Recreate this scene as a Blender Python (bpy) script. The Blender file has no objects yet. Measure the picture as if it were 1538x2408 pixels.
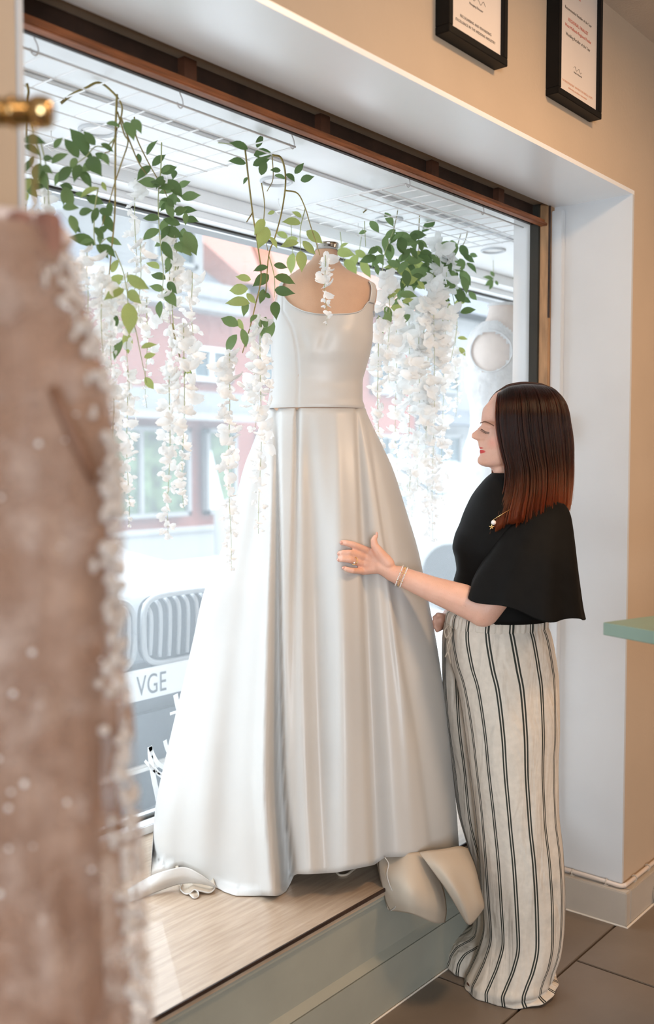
import bpy, bmesh, math, random
import numpy as np
from mathutils import Vector, Matrix

SC = bpy.context.scene
COL = SC.collection
rnd = random.Random(7)

# ------------------------------------------------------------------ camera
FPX = 35/36*2408
TH, PI_, CAMH = math.radians(39.48), math.radians(3.03), 1.45
Fv = Vector((math.cos(TH)*math.cos(PI_), math.sin(TH)*math.cos(PI_), -math.sin(PI_)))
Rv = Vector((math.sin(TH), -math.cos(TH), 0))
Uv = Rv.cross(Fv)
Fh = Vector((math.cos(TH), math.sin(TH), 0))
C0 = Vector((0, 0, CAMH))

def at(px, py, D=None, X=None, Y=None, Z=None):
    """measured photograph point -> metres, on a plane of the room or at a distance D"""
    d = Fv + Rv*((px-769)/FPX) - Uv*((py-1204)/FPX)
    if D is None:
        D = ((X-C0.x)/d.x if X is not None else (Y-C0.y)/d.y if Y is not None else (Z-C0.z)/d.z)
    return C0 + d*D

cam_d = bpy.data.cameras.new('camera'); cam = bpy.data.objects.new('camera', cam_d); COL.objects.link(cam)
cam_d.sensor_fit = 'VERTICAL'; cam_d.sensor_height = 36; cam_d.sensor_width = 24; cam_d.lens = 35
cam_d.dof.use_dof = True; cam_d.dof.focus_distance = 2.66; cam_d.dof.aperture_fstop = 2.5
cam_d.clip_start = 0.05
M = Matrix((( Rv.x, Uv.x, -Fv.x), (Rv.y, Uv.y, -Fv.y), (Rv.z, Uv.z, -Fv.z))).to_4x4(); M.translation = C0
cam.matrix_world = M
SC.camera = cam

# ------------------------------------------------------------------ world, exposure, lights
SC.view_settings.view_transform = 'Standard'; SC.view_settings.look = 'None'
SC.view_settings.gamma = 1; SC.view_settings.use_curve_mapping = False
SC.view_settings.exposure = 0.60
SKY = 3.5
w = bpy.data.worlds.new('overcast_sky'); SC.world = w; w.use_nodes = True
nt = w.node_tree; nt.nodes.clear()
tc = nt.nodes.new('ShaderNodeTexCoord'); sx = nt.nodes.new('ShaderNodeSeparateXYZ')
mr = nt.nodes.new('ShaderNodeMapRange'); mr.inputs[1].default_value = 0; mr.inputs[2].default_value = 1
mr.inputs[3].default_value = 0.45; mr.inputs[4].default_value = 1.35
ml = nt.nodes.new('ShaderNodeMath'); ml.operation = 'MULTIPLY'; ml.inputs[1].default_value = SKY
bg = nt.nodes.new('ShaderNodeBackground'); bg.inputs[0].default_value = (0.83, 0.925, 1.0, 1)
wo = nt.nodes.new('ShaderNodeOutputWorld')
nt.links.new(tc.outputs['Generated'], sx.inputs[0]); nt.links.new(sx.outputs[2], mr.inputs[0])
nt.links.new(mr.outputs[0], ml.inputs[0]); nt.links.new(ml.outputs[0], bg.inputs[1]); nt.links.new(bg.outputs[0], wo.inputs[0])
SC.cycles.max_bounces = 8; SC.cycles.transparent_max_bounces = 24
SC.cycles.diffuse_bounces = 5; SC.cycles.glossy_bounces = 3
SC.cycles.sample_clamp_indirect = 4; SC.cycles.use_denoising = True
SC.cycles.caustics_reflective = False; SC.cycles.caustics_refractive = False

def area(name, loc, rot, size, sy, power, color):
    l = bpy.data.lights.new(name, 'AREA'); l.shape = 'RECTANGLE'; l.size = size; l.size_y = sy
    l.energy = power; l.color = color
    o = bpy.data.objects.new(name, l); o.location = loc; o.rotation_euler = rot; COL.objects.link(o); return o
sun = bpy.data.lights.new('hazy_sun', 'SUN'); sun.energy = 1.0; sun.angle = math.radians(50); sun.color = (.88, .94, 1.0)
so_ = bpy.data.objects.new('hazy_sun', sun); COL.objects.link(so_); so_.location = (-4, 12, 14)
so_.rotation_euler = Vector((-.62, .80, .98)).to_track_quat('Z', 'Y').to_euler()
# warm ceiling panels of the shop, behind and beside the camera
area('ceiling_lamp', (1.3, -1.6, 2.70), (0, 0, 0), 0.7, 0.7, 12, (1, .66, .38))
area('ceiling_lamp', (3.9, -1.0, 2.70), (0, 0, 0), 0.6, 0.6, 20, (1, .60, .32))
area('ceiling_lamp', (2.15, 0.25, 2.70), (0, 0, 0), 0.3, 0.3, 16, (1, .64, .36))
# added cool fill lamp behind the camera on the left, no door there
area('cool_fill', (-2.5, -2.3, 1.35), (math.radians(90), 0, math.radians(-55)), 2.2, 1.9, 205, (.84, .92, 1.0))

# ------------------------------------------------------------------ materials
def mat(name, col, rough=.6, var=.06, scale=12, bump=0, bscale=60, metal=0, spec=.5, trans=0, sub=0,
        subcol=None, sheen=0, stretch=None, coat=0, col2=None, alpha=None):
    m = bpy.data.materials.new(name); m.use_nodes = True
    n = m.node_tree; N = n.nodes; L = n.links
    b = N['Principled BSDF']; out = N['Material Output']
    b.inputs['Roughness'].default_value = rough; b.inputs['Metallic'].default_value = metal
    b.inputs['Specular IOR Level'].default_value = spec
    if coat: b.inputs['Coat Weight'].default_value = coat; b.inputs['Coat Roughness'].default_value = .03 if coat < .6 else .28
    if sheen: b.inputs['Sheen Weight'].default_value = sheen
    if sub:
        b.inputs['Subsurface Weight'].default_value = sub; b.inputs['Subsurface Radius'].default_value = (.02, .008, .004)
        b.inputs['Subsurface Scale'].default_value = .6
    t = N.new('ShaderNodeTexCoord'); mp = N.new('ShaderNodeMapping'); L.new(t.outputs['Object'], mp.inputs[0])
    if stretch: mp.inputs['Scale'].default_value = stretch
    nz = N.new('ShaderNodeTexNoise'); nz.inputs['Scale'].default_value = scale; nz.inputs['Detail'].default_value = 4
    L.new(mp.outputs[0], nz.inputs['Vector'])
    rp = N.new('ShaderNodeValToRGB')
    c2 = col2 if col2 else tuple(max(0, c*(1-var*2)) for c in col)
    c1 = col if col2 else tuple(min(1, c*(1+var)) for c in col)
    rp.color_ramp.elements[0].position = .3; rp.color_ramp.elements[1].position = .7
    rp.color_ramp.elements[0].color = (*c2, 1); rp.color_ramp.elements[1].color = (*c1, 1)
    L.new(nz.outputs['Fac'], rp.inputs[0]); L.new(rp.outputs[0], b.inputs['Base Color'])
    if bump:
        n2 = N.new('ShaderNodeTexNoise'); n2.inputs['Scale'].default_value = bscale; n2.inputs['Detail'].default_value = 3
        L.new(mp.outputs[0], n2.inputs['Vector'])
        bp = N.new('ShaderNodeBump'); bp.inputs['Strength'].default_value = bump; bp.inputs['Distance'].default_value = .004
        L.new(n2.outputs['Fac'], bp.inputs['Height']); L.new(bp.outputs[0], b.inputs['Normal'])
    last = b.outputs[0]
    if trans:
        tr = N.new('ShaderNodeBsdfTranslucent'); mx = N.new('ShaderNodeMixShader'); mx.inputs[0].default_value = trans
        L.new(rp.outputs[0], tr.inputs[0]); L.new(last, mx.inputs[1]); L.new(tr.outputs[0], mx.inputs[2]); last = mx.outputs[0]
    if alpha is not None:      # woven openness: (scale, lo, hi) of a noise mask
        sc_, lo, hi, amin = alpha
        n3 = N.new('ShaderNodeTexNoise'); n3.inputs['Scale'].default_value = sc_; n3.inputs['Detail'].default_value = 3
        L.new(mp.outputs[0], n3.inputs['Vector'])
        r3 = N.new('ShaderNodeMapRange'); r3.inputs[1].default_value = lo; r3.inputs[2].default_value = hi; r3.inputs[3].default_value = amin
        L.new(n3.outputs['Fac'], r3.inputs[0])
        tp = N.new('ShaderNodeBsdfTransparent'); mx = N.new('ShaderNodeMixShader')
        L.new(r3.outputs[0], mx.inputs[0]); L.new(tp.outputs[0], mx.inputs[1]); L.new(last, mx.inputs[2]); last = mx.outputs[0]
    L.new(last, out.inputs[0])
    return m

m_wall = mat('wall_paint', (.55, .43, .315), .8, .03, 3, .15, 90)
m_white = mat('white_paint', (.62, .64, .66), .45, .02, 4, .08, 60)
m_soffit = mat('lightened_white_paint', (.93, .95, .97), .4, .01, 4, .05, 60, coat=1.0)  # same white paint as the reveal, colour lightened to stand in for light
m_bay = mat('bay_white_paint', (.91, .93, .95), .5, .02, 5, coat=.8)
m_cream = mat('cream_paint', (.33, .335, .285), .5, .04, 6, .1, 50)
m_skirt_b = mat('skirting_paint', (.48, .43, .37), .5, .04, 8, .1, 50)
m_ceil = mat('ceiling_paint', (.70, .60, .50), .9, .04, 6, .3, 120)
m_rail = mat('old_orange_wood', (.30, .095, .03), .55, .25, 9, .4, 60, stretch=(1, 8, 8))
m_darkwood = mat('dark_stained_wood', (.035, .016, .009), .6, .3, 10, .4, 60)
m_darkwood2 = mat('brown_block_wood', (.10, .035, .015), .6, .3, 10, .4, 60)
m_jamb = mat('tan_wood', (.42, .24, .12), .55, .15, 10, .3, 60, stretch=(6, 6, 1))
m_black = mat('black_frame_paint', (.006, .0055, .005), .5, .2, 10, spec=.2)
m_rubber = mat('black_rubber', (.03, .027, .02), .6, .1, 10)
m_paper = mat('certificate_paper', (.80, .70, .62), .5, .02, 5)
m_print = mat('dark_print', (.12, .09, .06), .7, .05)
m_red = mat('red_print', (.62, .12, .06), .7, .05)
m_pinkprint = mat('peach_print', (.75, .40, .25), .7, .05)
m_green = mat('mint_green_paint', (.17, .24, .18), .5, .05, 6)
m_wood = mat('oak_laminate', (.47, .37, .28), .36, .1, 7, .12, 40, stretch=(1.2, 14, 1), col2=(.35, .26, .185), coat=.5)
m_tile = mat('stone_floor_tile', (.21, .17, .135), .42, .1, 4, .2, 30, col2=(.165, .13, .10))
m_grout = mat('floor_grout', (.10, .08, .065), .9, .1)
m_pipe = mat('pipe_paint', (.66, .57, .50), .4, .04, 8)
m_sealant = mat('white_sealant', (.75, .70, .62), .5, .03)
m_plastic = mat('white_plastic', (.80, .76, .70), .35, .02)
m_wire = mat('white_coated_wire', (.88, .88, .88), .4, .03)
m_brass = mat('brass', (.62, .44, .21), .16, .1, 20, metal=1)
m_gold = mat('gold', (.95, .68, .30), .2, .03, metal=1)
m_chrome = mat('chrome', (.55, .52, .48), .15, .05, metal=1)
m_satin = mat('ivory_satin', (.65, .635, .61), .38, .015, 6, .03, 300, trans=.16, sheen=.1)
m_lining = mat('cream_lining', (.56, .48, .385), .6, .03, 8, .05, 200, trans=.12)
m_form = mat('tan_jersey', (.56, .35, .23), .85, .03, 20, .15, 500, sheen=.2)
m_form2 = mat('pale_jersey', (.80, .70, .64), .85, .03, 20, .1, 300)
m_lace = mat('white_lace', (.90, .90, .90), .7, .05, 30, .8, 90, trans=.25)
m_leafs = [mat('leaf_dark', (.125, .20, .06), .45, .2, 90, .3, 60, trans=.32, col2=(.075, .14, .045)),
           mat('leaf_mid', (.20, .30, .11), .45, .15, 60, .3, 60, trans=.38, col2=(.14, .22, .08)),
           mat('leaf_light', (.42, .47, .16), .5, .1, 40, .2, 60, trans=.45, col2=(.34, .42, .13))]
m_petal = mat('white_petal_silk', (.93, .93, .92), .6, .02, 30, trans=.5)
m_stem = mat('olive_stem', (.26, .20, .05), .5, .2, 50)
m_stemg = mat('green_stem', (.42, .46, .22), .5, .1, 50, trans=.2)
m_top = mat('black_jersey', (.005, .0048, .0045), .7, .1, 30, .05, 400, spec=.12)
m_shoe = mat('brown_leather', (.10, .03, .015), .35, .1)
m_pearl = mat('pearl_bead', (.86, .82, .78), .2, .03, coat=.5)
m_lash = mat('black_lash', (.01, .008, .006), .5, .1)
m_brow = mat('brown_brow', (.20, .09, .05), .7, .1)
m_nail = mat('nude_nail', (.70, .38, .30), .2, .03, coat=.4)
# outside
m_brick = mat('salmon_brick', (.26, .085, .06), .8, .12, 20)
m_render = mat('white_render', (.27, .27, .265), .7, .04, 3)
m_canopy = mat('canopy_paint', (.20, .205, .21), .7, .04, 3)
m_roof = mat('grey_slate', (.12, .13, .15), .7, .15, 5)
m_orange = mat('terracotta_tile', (.45, .14, .06), .7, .15, 8)
m_asph = mat('pale_asphalt', (.62, .62, .62), .8, .1, 20)
m_pave = mat('paving', (.72, .72, .72), .8, .1, 6)
m_winglass = mat('dark_window_glass', (.05, .08, .09), .1, .2, 3)
m_greenery = mat('hedge_reflection', (.12, .18, .09), .6, .4, 4)
m_carw = mat('silver_car_paint', (.36, .375, .39), .3, .02, coat=.2, metal=.1)
m_card = mat('dark_bumper', (.05, .06, .07), .4, .1)
m_grille = mat('grille_shadow', (.06, .07, .08), .5, .1)
m_plate = mat('number_plate_white', (.85, .86, .86), .4, .02)
m_tyre = mat('tyre_rubber', (.02, .02, .02), .8, .1)
m_decal = mat('white_vinyl', (.9, .9, .9), .5, .01, trans=.6)

# shop glass: clear pane, pale translucent film put in for veiling glare
def glass(name, haze, gloss=.03):
    m = bpy.data.materials.new(name); m.use_nodes = True; N = m.node_tree.nodes; L = m.node_tree.links
    N.clear(); out = N.new('ShaderNodeOutputMaterial')
    tp = N.new('ShaderNodeBsdfTransparent'); gl = N.new('ShaderNodeBsdfGlossy'); gl.inputs['Roughness'].default_value = .02
    tl = N.new('ShaderNodeBsdfTranslucent'); tl.inputs[0].default_value = (.90, .96, 1, 1)
    nz = N.new('ShaderNodeTexNoise'); nz.inputs['Scale'].default_value = 1.5
    mr = N.new('ShaderNodeMapRange'); mr.inputs[3].default_value = haze*.92; mr.inputs[4].default_value = haze*1.08
    L.new(nz.outputs['Fac'], mr.inputs[0])
    a = N.new('ShaderNodeMixShader'); b = N.new('ShaderNodeMixShader'); b.inputs[0].default_value = gloss
    L.new(mr.outputs[0], a.inputs[0]); L.new(tp.outputs[0], a.inputs[1]); L.new(tl.outputs[0], a.inputs[2])
    L.new(a.outputs[0], b.inputs[1]); L.new(gl.outputs[0], b.inputs[2]); L.new(b.outputs[0], out.inputs[0])
    return m
m_glass = glass('glare_haze_glass', .10)

# ------------------------------------------------------------------ mesh helpers
def worldloc(o):
    v = Vector((0, 0, 0))
    while o is not None: v = v + o.location; o = o.parent
    return v
def tag(o, label=None, cat=None, group=None, kind=None):
    if label: o['label'] = label
    if cat: o['category'] = cat
    if group: o['group'] = group
    if kind: o['kind'] = kind
    return o
def empty(name, loc, label=None, cat=None, group=None, kind=None):
    o = bpy.data.objects.new(name, None); o.location = loc; o.empty_display_size = .05; COL.objects.link(o)
    return tag(o, label, cat, group, kind)
def mk(name, V, Fc, m, parent=None, smooth=False, uv=None, loc=None):
    """one mesh object from world-space vertices; origin at loc or the parent's base"""
    me = bpy.data.meshes.new(name)
    base = worldloc(parent) if parent is not None else Vector((0, 0, 0))
    o = bpy.data.objects.new(name, me)
    if loc is not None: o.location = Vector(loc) - base; off = Vector(loc)
    elif parent is None and len(V):
        A = np.array([tuple(v) for v in V]); off = Vector((A[:, 0].mean(), A[:, 1].mean(), A[:, 2].min())); o.location = off
    else: off = base
    me.from_pydata([tuple(Vector(v)-off) for v in V], [], Fc); me.update()
    if smooth: me.polygons.foreach_set('use_smooth', [True]*len(me.polygons))
    if m: me.materials.append(m)
    if uv is not None:
        l = me.uv_layers.new(name='UVMap')
        vi = np.zeros(len(me.loops), dtype=int); me.loops.foreach_get('vertex_index', vi)
        l.data.foreach_set('uv', np.array(uv)[vi].ravel())
    COL.objects.link(o); o.parent = parent
    return o
class MB:
    def __init__(s): s.V = []; s.F = []
    def add(s, V, Fc):
        k = len(s.V); s.V += [Vector(v) for v in V]; s.F += [tuple(i+k for i in f) for f in Fc]; return s
    def box(s, a, b, bev=0):
        x0, y0, z0 = [min(a[i], b[i]) for i in range(3)]; x1, y1, z1 = [max(a[i], b[i]) for i in range(3)]
        if bev <= 0:
            return s.add([(x0,y0,z0),(x1,y0,z0),(x1,y1,z0),(x0,y1,z0),(x0,y0,z1),(x1,y0,z1),(x1,y1,z1),(x0,y1,z1)],
                     [(0,3,2,1),(4,5,6,7),(0,1,5,4),(1,2,6,5),(2,3,7,6),(3,0,4,7)])
        bm = bmesh.new(); bmesh.ops.create_cube(bm, size=1)
        for v in bm.verts: v.co = Vector(((x0+x1)/2+v.co.x*(x1-x0), (y0+y1)/2+v.co.y*(y1-y0), (z0+z1)/2+v.co.z*(z1-z0)))
        bmesh.ops.bevel(bm, geom=list(bm.edges), offset=bev, segments=2, affect='EDGES')
        bm.verts.index_update()
        s.add([v.co.copy() for v in bm.verts], [[v.index for v in f.verts] for f in bm.faces]); bm.free(); return s
    def tube(s, pts, r, n=8, caps=True):
        pts = [Vector(p) for p in pts]; rs = r if hasattr(r, '__len__') else [r]*len(pts)
        V = []; Fc = []; prev = None
        for i, p in enumerate(pts):
            t = (pts[min(i+1, len(pts)-1)]-pts[max(i-1, 0)]).normalized()
            if prev is None: prev = t.orthogonal().normalized()
            prev = (prev - t*prev.dot(t)); prev = prev.normalized() if prev.length > 1e-6 else t.orthogonal().normalized()
            b = t.cross(prev)
            for k in range(n):
                a = 2*math.pi*k/n; V.append(p+(prev*math.cos(a)+b*math.sin(a))*rs[i])
        for i in range(len(pts)-1):
            for k in range(n):
                Fc.append((i*n+k, i*n+(k+1)%n, (i+1)*n+(k+1)%n, (i+1)*n+k))
        if caps: Fc.append(tuple(reversed(range(n)))); Fc.append(tuple((len(pts)-1)*n+k for k in range(n)))
        return s.add(V, Fc)
    def ball(s, c, r, u=10, v=7, sc=(1, 1, 1)):
        bm = bmesh.new(); bmesh.ops.create_uvsphere(bm, u_segments=u, v_segments=v, radius=r)
        bm.verts.index_update()
        s.add([Vector((q.co.x*sc[0], q.co.y*sc[1], q.co.z*sc[2]))+Vector(c) for q in bm.verts], [[q.index for q in f.verts] for f in bm.faces]); bm.free(); return s
    def torus(s, c, ax1, ax2, R, r, n=32, k=8, rx=1):
        c = Vector(c); pts = [c+ax1*math.cos(2*math.pi*i/n)*R*rx+ax2*math.sin(2*math.pi*i/n)*R for i in range(n+1)]
        return s.tube(pts, r, k, False)
    def build(s, name, m, parent=None, smooth=False, loc=None): return mk(name, s.V, s.F, m, parent, smooth, loc=loc)
def box(name, a, b, m, parent=None, bev=0): return MB().box(a, b, bev).build(name, m, parent)
def struct(o): o['kind'] = 'structure'; return o
def catmull(P, n=8):
    P = [Vector(p) for p in P]
    if len(P) < 3: return P
    Q = [P[0]*2-P[1]]+P+[P[-1]*2-P[-2]]; out = []
    for i in range(1, len(Q)-2):
        for k in range(n):
            t = k/n; a, b, c, d = Q[i-1], Q[i], Q[i+1], Q[i+2]
            out.append(.5*((2*b)+(c-a)*t+(2*a-5*b+4*c-d)*t*t+(3*b-a-3*c+d)*t**3))
    out.append(P[-1]); return out
def hinterp(xs, ys, x):
    """smooth monotone-ish cubic table lookup"""
    xs = np.asarray(xs, float); ys = np.asarray(ys, float)
    if x <= xs[0]: return float(ys[0])
    if x >= xs[-1]: return float(ys[-1])
    i = int(np.searchsorted(xs, x)-1); i = min(max(i, 0), len(xs)-2)
    h = xs[i+1]-xs[i]; t = (x-xs[i])/h; d = np.diff(ys)/np.diff(xs)
    def sl(k):
        if k == 0: return d[0]
        if k == len(xs)-1: return d[-1]
        return 0 if d[k-1]*d[k] <= 0 else 2*d[k-1]*d[k]/(d[k-1]+d[k])
    return float((2*t**3-3*t*t+1)*ys[i]+(t**3-2*t*t+t)*h*sl(i)+(-2*t**3+3*t*t)*ys[i+1]+(t**3-t*t)*h*sl(i+1))
def grid_faces(nr, nc, wrap=False):
    Fc = []
    for i in range(nr-1):
        for j in range(nc if wrap else nc-1):
            a = i*nc+j; b = i*nc+(j+1) % nc; Fc.append((a, b, b+nc, a+nc))
    return Fc
def patch(rows, name, m, parent, thick=.0015, n=6, smooth=True):
    """surface through a grid of control points (rows of equal length)"""
    R1 = [catmull(r, n) for r in rows]
    cols = [catmull([R1[i][j] for i in range(len(R1))], n) for j in range(len(R1[0]))]
    nr, nc = len(cols[0]), len(cols)
    V = [cols[j][i] for i in range(nr) for j in range(nc)]
    o = mk(name, V, grid_faces(nr, nc), m, parent, smooth)
    if thick:
        md = o.modifiers.new('s', 'SOLIDIFY'); md.thickness = thick; md.offset = 0
    return o

# ------------------------------------------------------------------ the room
YW, XR, XL, ZS, YF = 1.23, 2.96, .8155, 2.263, 1.50     # wall face, reveals, soffit, depth to frame
ZC, ZL, YG = 2.74, .335, 2.31                          # ceiling, display ledge, shop glass
floor = struct(box('floor', (-2.6, -4.2, -.06), (5.6, 1.62, -.008), m_grout))
# brick-bond stone tiles, joints as measured on the floor
rows_y = [(1.2365, 1.5), (.6365, 1.2295), (.0365, .6295), (-.5635, .0295)]
shift = [2.304, 2.634, 2.304, 2.634]
for (y0, y1), s0 in zip(rows_y, shift):
    for i in range(-3, 4):
        x0 = s0 + i*.66
        if x0 > 4.6 or x0 < -.2: continue
        x1 = x0+.653
        a = max(x0, .2); 
        yy1 = y1
        if y1 > 1.4 and x0 >= 2.9: continue
        o = MB().box((a, y0, -.008), (min(x1, 4.9) if y1 < 1.4 else min(x1, 2.95), yy1, 0), .0015).build('tile', m_tile, floor)
# shop wall with the window opening: pieces either side and above
m = MB(); m.box((XR, YW, -.02), (5.6, YF+.06, ZC)); m.box((XL, YW, ZS), (XR, YF+.06, ZC)); m.box((-2.6, YW, -.02), (XL, YF+.06, ZC))
struct(m.build('wall_front', m_wall))
struct(box('ceiling', (-2.6, -4.2, ZC), (5.6, YF+.06, ZC+.08), m_ceil))
struct(box('wall_right', (5.6, -4.2, -.06), (5.7, YF, ZC), m_wall))
struct(box('wall_back', (-2.6, -4.3, -.06), (5.6, -4.2, ZC), m_wall))
struct(box('wall_left', (-2.7, -4.2, -.06), (-2.6, YF, ZC), m_wall))
# white linings of the opening
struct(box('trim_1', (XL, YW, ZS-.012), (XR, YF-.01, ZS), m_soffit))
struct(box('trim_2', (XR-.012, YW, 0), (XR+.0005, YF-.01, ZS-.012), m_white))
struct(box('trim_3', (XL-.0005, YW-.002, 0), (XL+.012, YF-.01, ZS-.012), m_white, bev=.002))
# skirting round the right reveal and along the wall
m = MB(); m.box((XR-.045, YW-.03, 0), (XR-.012, YF, .108), .003)
sk = struct(m.build('baseboard_right', m_skirt_b))
struct(MB().box((XR-.012, YW-.03, 0), (5.59, YW, .108), .003).build('baseboard_front', m_skirt_b))
struct(MB().tube([(XR-.048, YF-.1, .001), (XR-.048, YW-.033, .001), (XR+.6, YW-.033, .001)], .0035, 6).build('trim_4', m_sealant))

# old sliding-door head rail and jamb (timber) over the ledge
hr = empty('timber_head_rail', (1.9, YF, 2.2), 'worn orange-brown timber rail running along the top of the window opening', 'rail')
box('rail_board', (XL-.1, YF+.005, 2.196), (XR-.03, YF+.02, 2.211), m_rail, hr, .002)
box('lower_bead', (XL-.1, YF-.004, 2.190), (XR-.03, YF+.02, 2.199), m_rail, hr, .002)
box('recess_back', (XL-.1, YF+.045, 2.2), (XR-.03, YF+.055, 2.262), m_darkwood, hr)
box('recess_floor', (XL-.1, YF+.02, 2.21), (XR-.03, YF+.05, 2.214), m_darkwood, hr)
for x in (1.40, 1.83, 2.30, 2.66):
    box('packing_block', (x, YF+.026, 2.212), (x+.035, YF+.046, 2.262), m_darkwood2, hr, .001)
jb = empty('timber_jamb', (XR-.03, YF+.02, 0), 'tan timber jamb with a black strip at the right side of the window', 'jamb')
box('jamb_post', (XR-.045, YF-.012, 0), (XR-.001, YF+.022, ZS-.002), m_jamb, jb, .002)
box('black_strip', (XR-.05, YF+.022, ZL), (XR-.004, YF+.055, ZS-.002), m_rubber, jb, .002)
box('jamb_crack', (XR-.0465, YF-.014, 1.9), (XR-.04, YF-.009, ZS-.004), m_darkwood, jb)

# display ledge, plinth
pl = struct(empty('wall_plinth', (2, YF, 0)))
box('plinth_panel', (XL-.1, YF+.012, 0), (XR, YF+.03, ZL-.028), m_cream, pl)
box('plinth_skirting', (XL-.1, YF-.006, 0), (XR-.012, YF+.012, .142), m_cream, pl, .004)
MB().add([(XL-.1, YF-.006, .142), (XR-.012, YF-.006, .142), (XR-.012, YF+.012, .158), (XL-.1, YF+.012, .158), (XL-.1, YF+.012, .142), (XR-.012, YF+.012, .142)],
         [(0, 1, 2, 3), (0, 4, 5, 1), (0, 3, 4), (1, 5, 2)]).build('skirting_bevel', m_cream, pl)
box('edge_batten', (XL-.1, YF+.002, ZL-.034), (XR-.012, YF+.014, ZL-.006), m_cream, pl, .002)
MB().tube([(XL, YF-.008, .001), (XR-.05, YF-.008, .001)], .003, 6).build('sealant_line', m_sealant, pl)
lg = empty('display_ledge', (2, 1.9, 0), 'oak laminate window display ledge under the ivory wedding dress', 'ledge')
box('ledge_top', (-.4, YF-.002, ZL-.02), (4.4, YG-.02, ZL), m_wood, lg)
box('edge_trim', (XL-.1, YF-.006, ZL-.008), (XR-.014, YF-.002, ZL+.0005), m_darkwood, lg)

# the bay: ceiling, end walls, bulkhead, shop glass
ZB = 2.245
struct(box('ceiling_bay', (-.4, YF+.056, ZB), (4.4, YG+.1, ZB+.06), m_bay))
struct(box('trim_shadow_line', (-.4, 1.80, ZB-.010), (4.4, 1.83, ZB), m_bay, bev=.003))  # raised strip shaped in for a soft shadow line on the ceiling
struct(box('wall_bay_right', (4.4, YF+.06, 0), (4.5, YG+.1, ZB+.06), m_bay))
struct(box('wall_bay_left', (-.5, YF+.06, 0), (-.4, YG+.1, ZB+.06), m_bay))
struct(box('wall_pier', (XR-.012, YF+.057, 0), (XR+.35, 1.635, ZB-.002), m_bay, bev=.003))
struct(box('trim_6', (-.4, YG-.13, 2.205), (4.4, YG+.06, ZB), m_bay, bev=.004))
struct(box('trim_7', (-.4, YG-.06, 2.184), (4.4, YG+.05, 2.206), m_bay, bev=.004))
wn = struct(empty('window_1', (2, YG, ZL)))
box('pane', (-.4, YG, ZL+.02), (4.4, YG+.006, 2.19), m_glass, wn)
box('head_gasket', (-.4, YG-.010, 2.178), (4.4, YG+.012, 2.184), m_rubber, wn)
box('window_sill', (-.4, YG-.05, ZL), (4.4, YG+.05, ZL+.028), m_bay, wn, .003)
box('sill_gasket', (-.4, YG-.008, ZL+.028), (4.4, YG+.014, ZL+.034), m_rubber, wn)
struct(box('wall_stall_riser', (-.4, YG-.02, -.1), (4.4, YG+.06, ZL-.02), m_bay))
struct(box('wall_bay_fascia', (-2.7, YG+.061, 2.2), (5.7, YG+.16, 3.4), m_render))

# recessed downlights
for i, (px, py, lb) in enumerate([(230, 305, 'round white downlight above the leftmost garland'), (650, 425, 'round white downlight above the centre garland'),
                     (915, 515, 'round white downlight above the dense right garland'), (1160, 588, 'round white downlight nearest the white pier')]):
    p = at(px, py, Z=ZB)
    e = empty('ceiling_downlight', p, lb, 'light', 'downlights in the window ceiling')
    MB().torus(p-Vector((0, 0, .002)), Vector((1, 0, 0)), Vector((0, 1, 0)), .043, .005, 32, 8).build('rim', m_white, e, True)
    q = MB(); n = 24
    q.add([p+Vector((math.cos(2*math.pi*k/n)*.034, math.sin(2*math.pi*k/n)*.034, -.001)) for k in range(n)], [tuple(range(n))])
    q.build('lens', m_wire, e)

# wire grid panels on hooks under the bay ceiling
def grid_panel(x0, x1, y0, y1, z, nx, ny, label):
    e = empty('wire_grid_panel', ((x0+x1)/2, (y0+y1)/2, z), label, 'grid', 'white wire grids hung under the window ceiling')
    g = MB()
    for i in range(nx+1):
        x = x0+(x1-x0)*i/nx; g.tube([(x, y0, z), (x, y1, z)], .0018, 5)
    tag(g.build('cross_wires', m_wire, e), kind='stuff')
    g = MB()
    for j in range(1, ny):
        y = y0+(y1-y0)*j/ny; g.tube([(x0, y, z-.003), (x1, y, z-.003)], .0018, 5)
    tag(g.build('long_wires', m_wire, e), kind='stuff')
    MB().tube([(x0, y0, z), (x1, y0, z), (x1, y1, z), (x0, y1, z), (x0, y0, z)], .0028, 6).build('rim_wire', m_wire, e, True)
    hk = []
    n = max(2, round((x1-x0)/.36))
    for i in range(n+1):
        for y in (y0, y1):
            x = x0+.012+(x1-x0-.024)*i/n
            pts = [(x, y, ZB), (x, y, ZB-.014), (x+.007, y, z+.014), (x+.009, y, z+.002), (x+.003, y, z-.006), (x-.006, y, z-.004), (x-.008, y, z+.004)]
            MB().tube(catmull(pts, 4), .0018, 6).build('hook', m_wire, e, True)
grid_panel(.74, 1.845, 1.62, 2.08, 2.205, 14, 6, 'white wire grid hung over the left garlands')
grid_panel(2.28, 3.10, 1.60, 2.08, 2.205, 12, 6, 'white wire grid hung over the right garland cluster')

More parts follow.
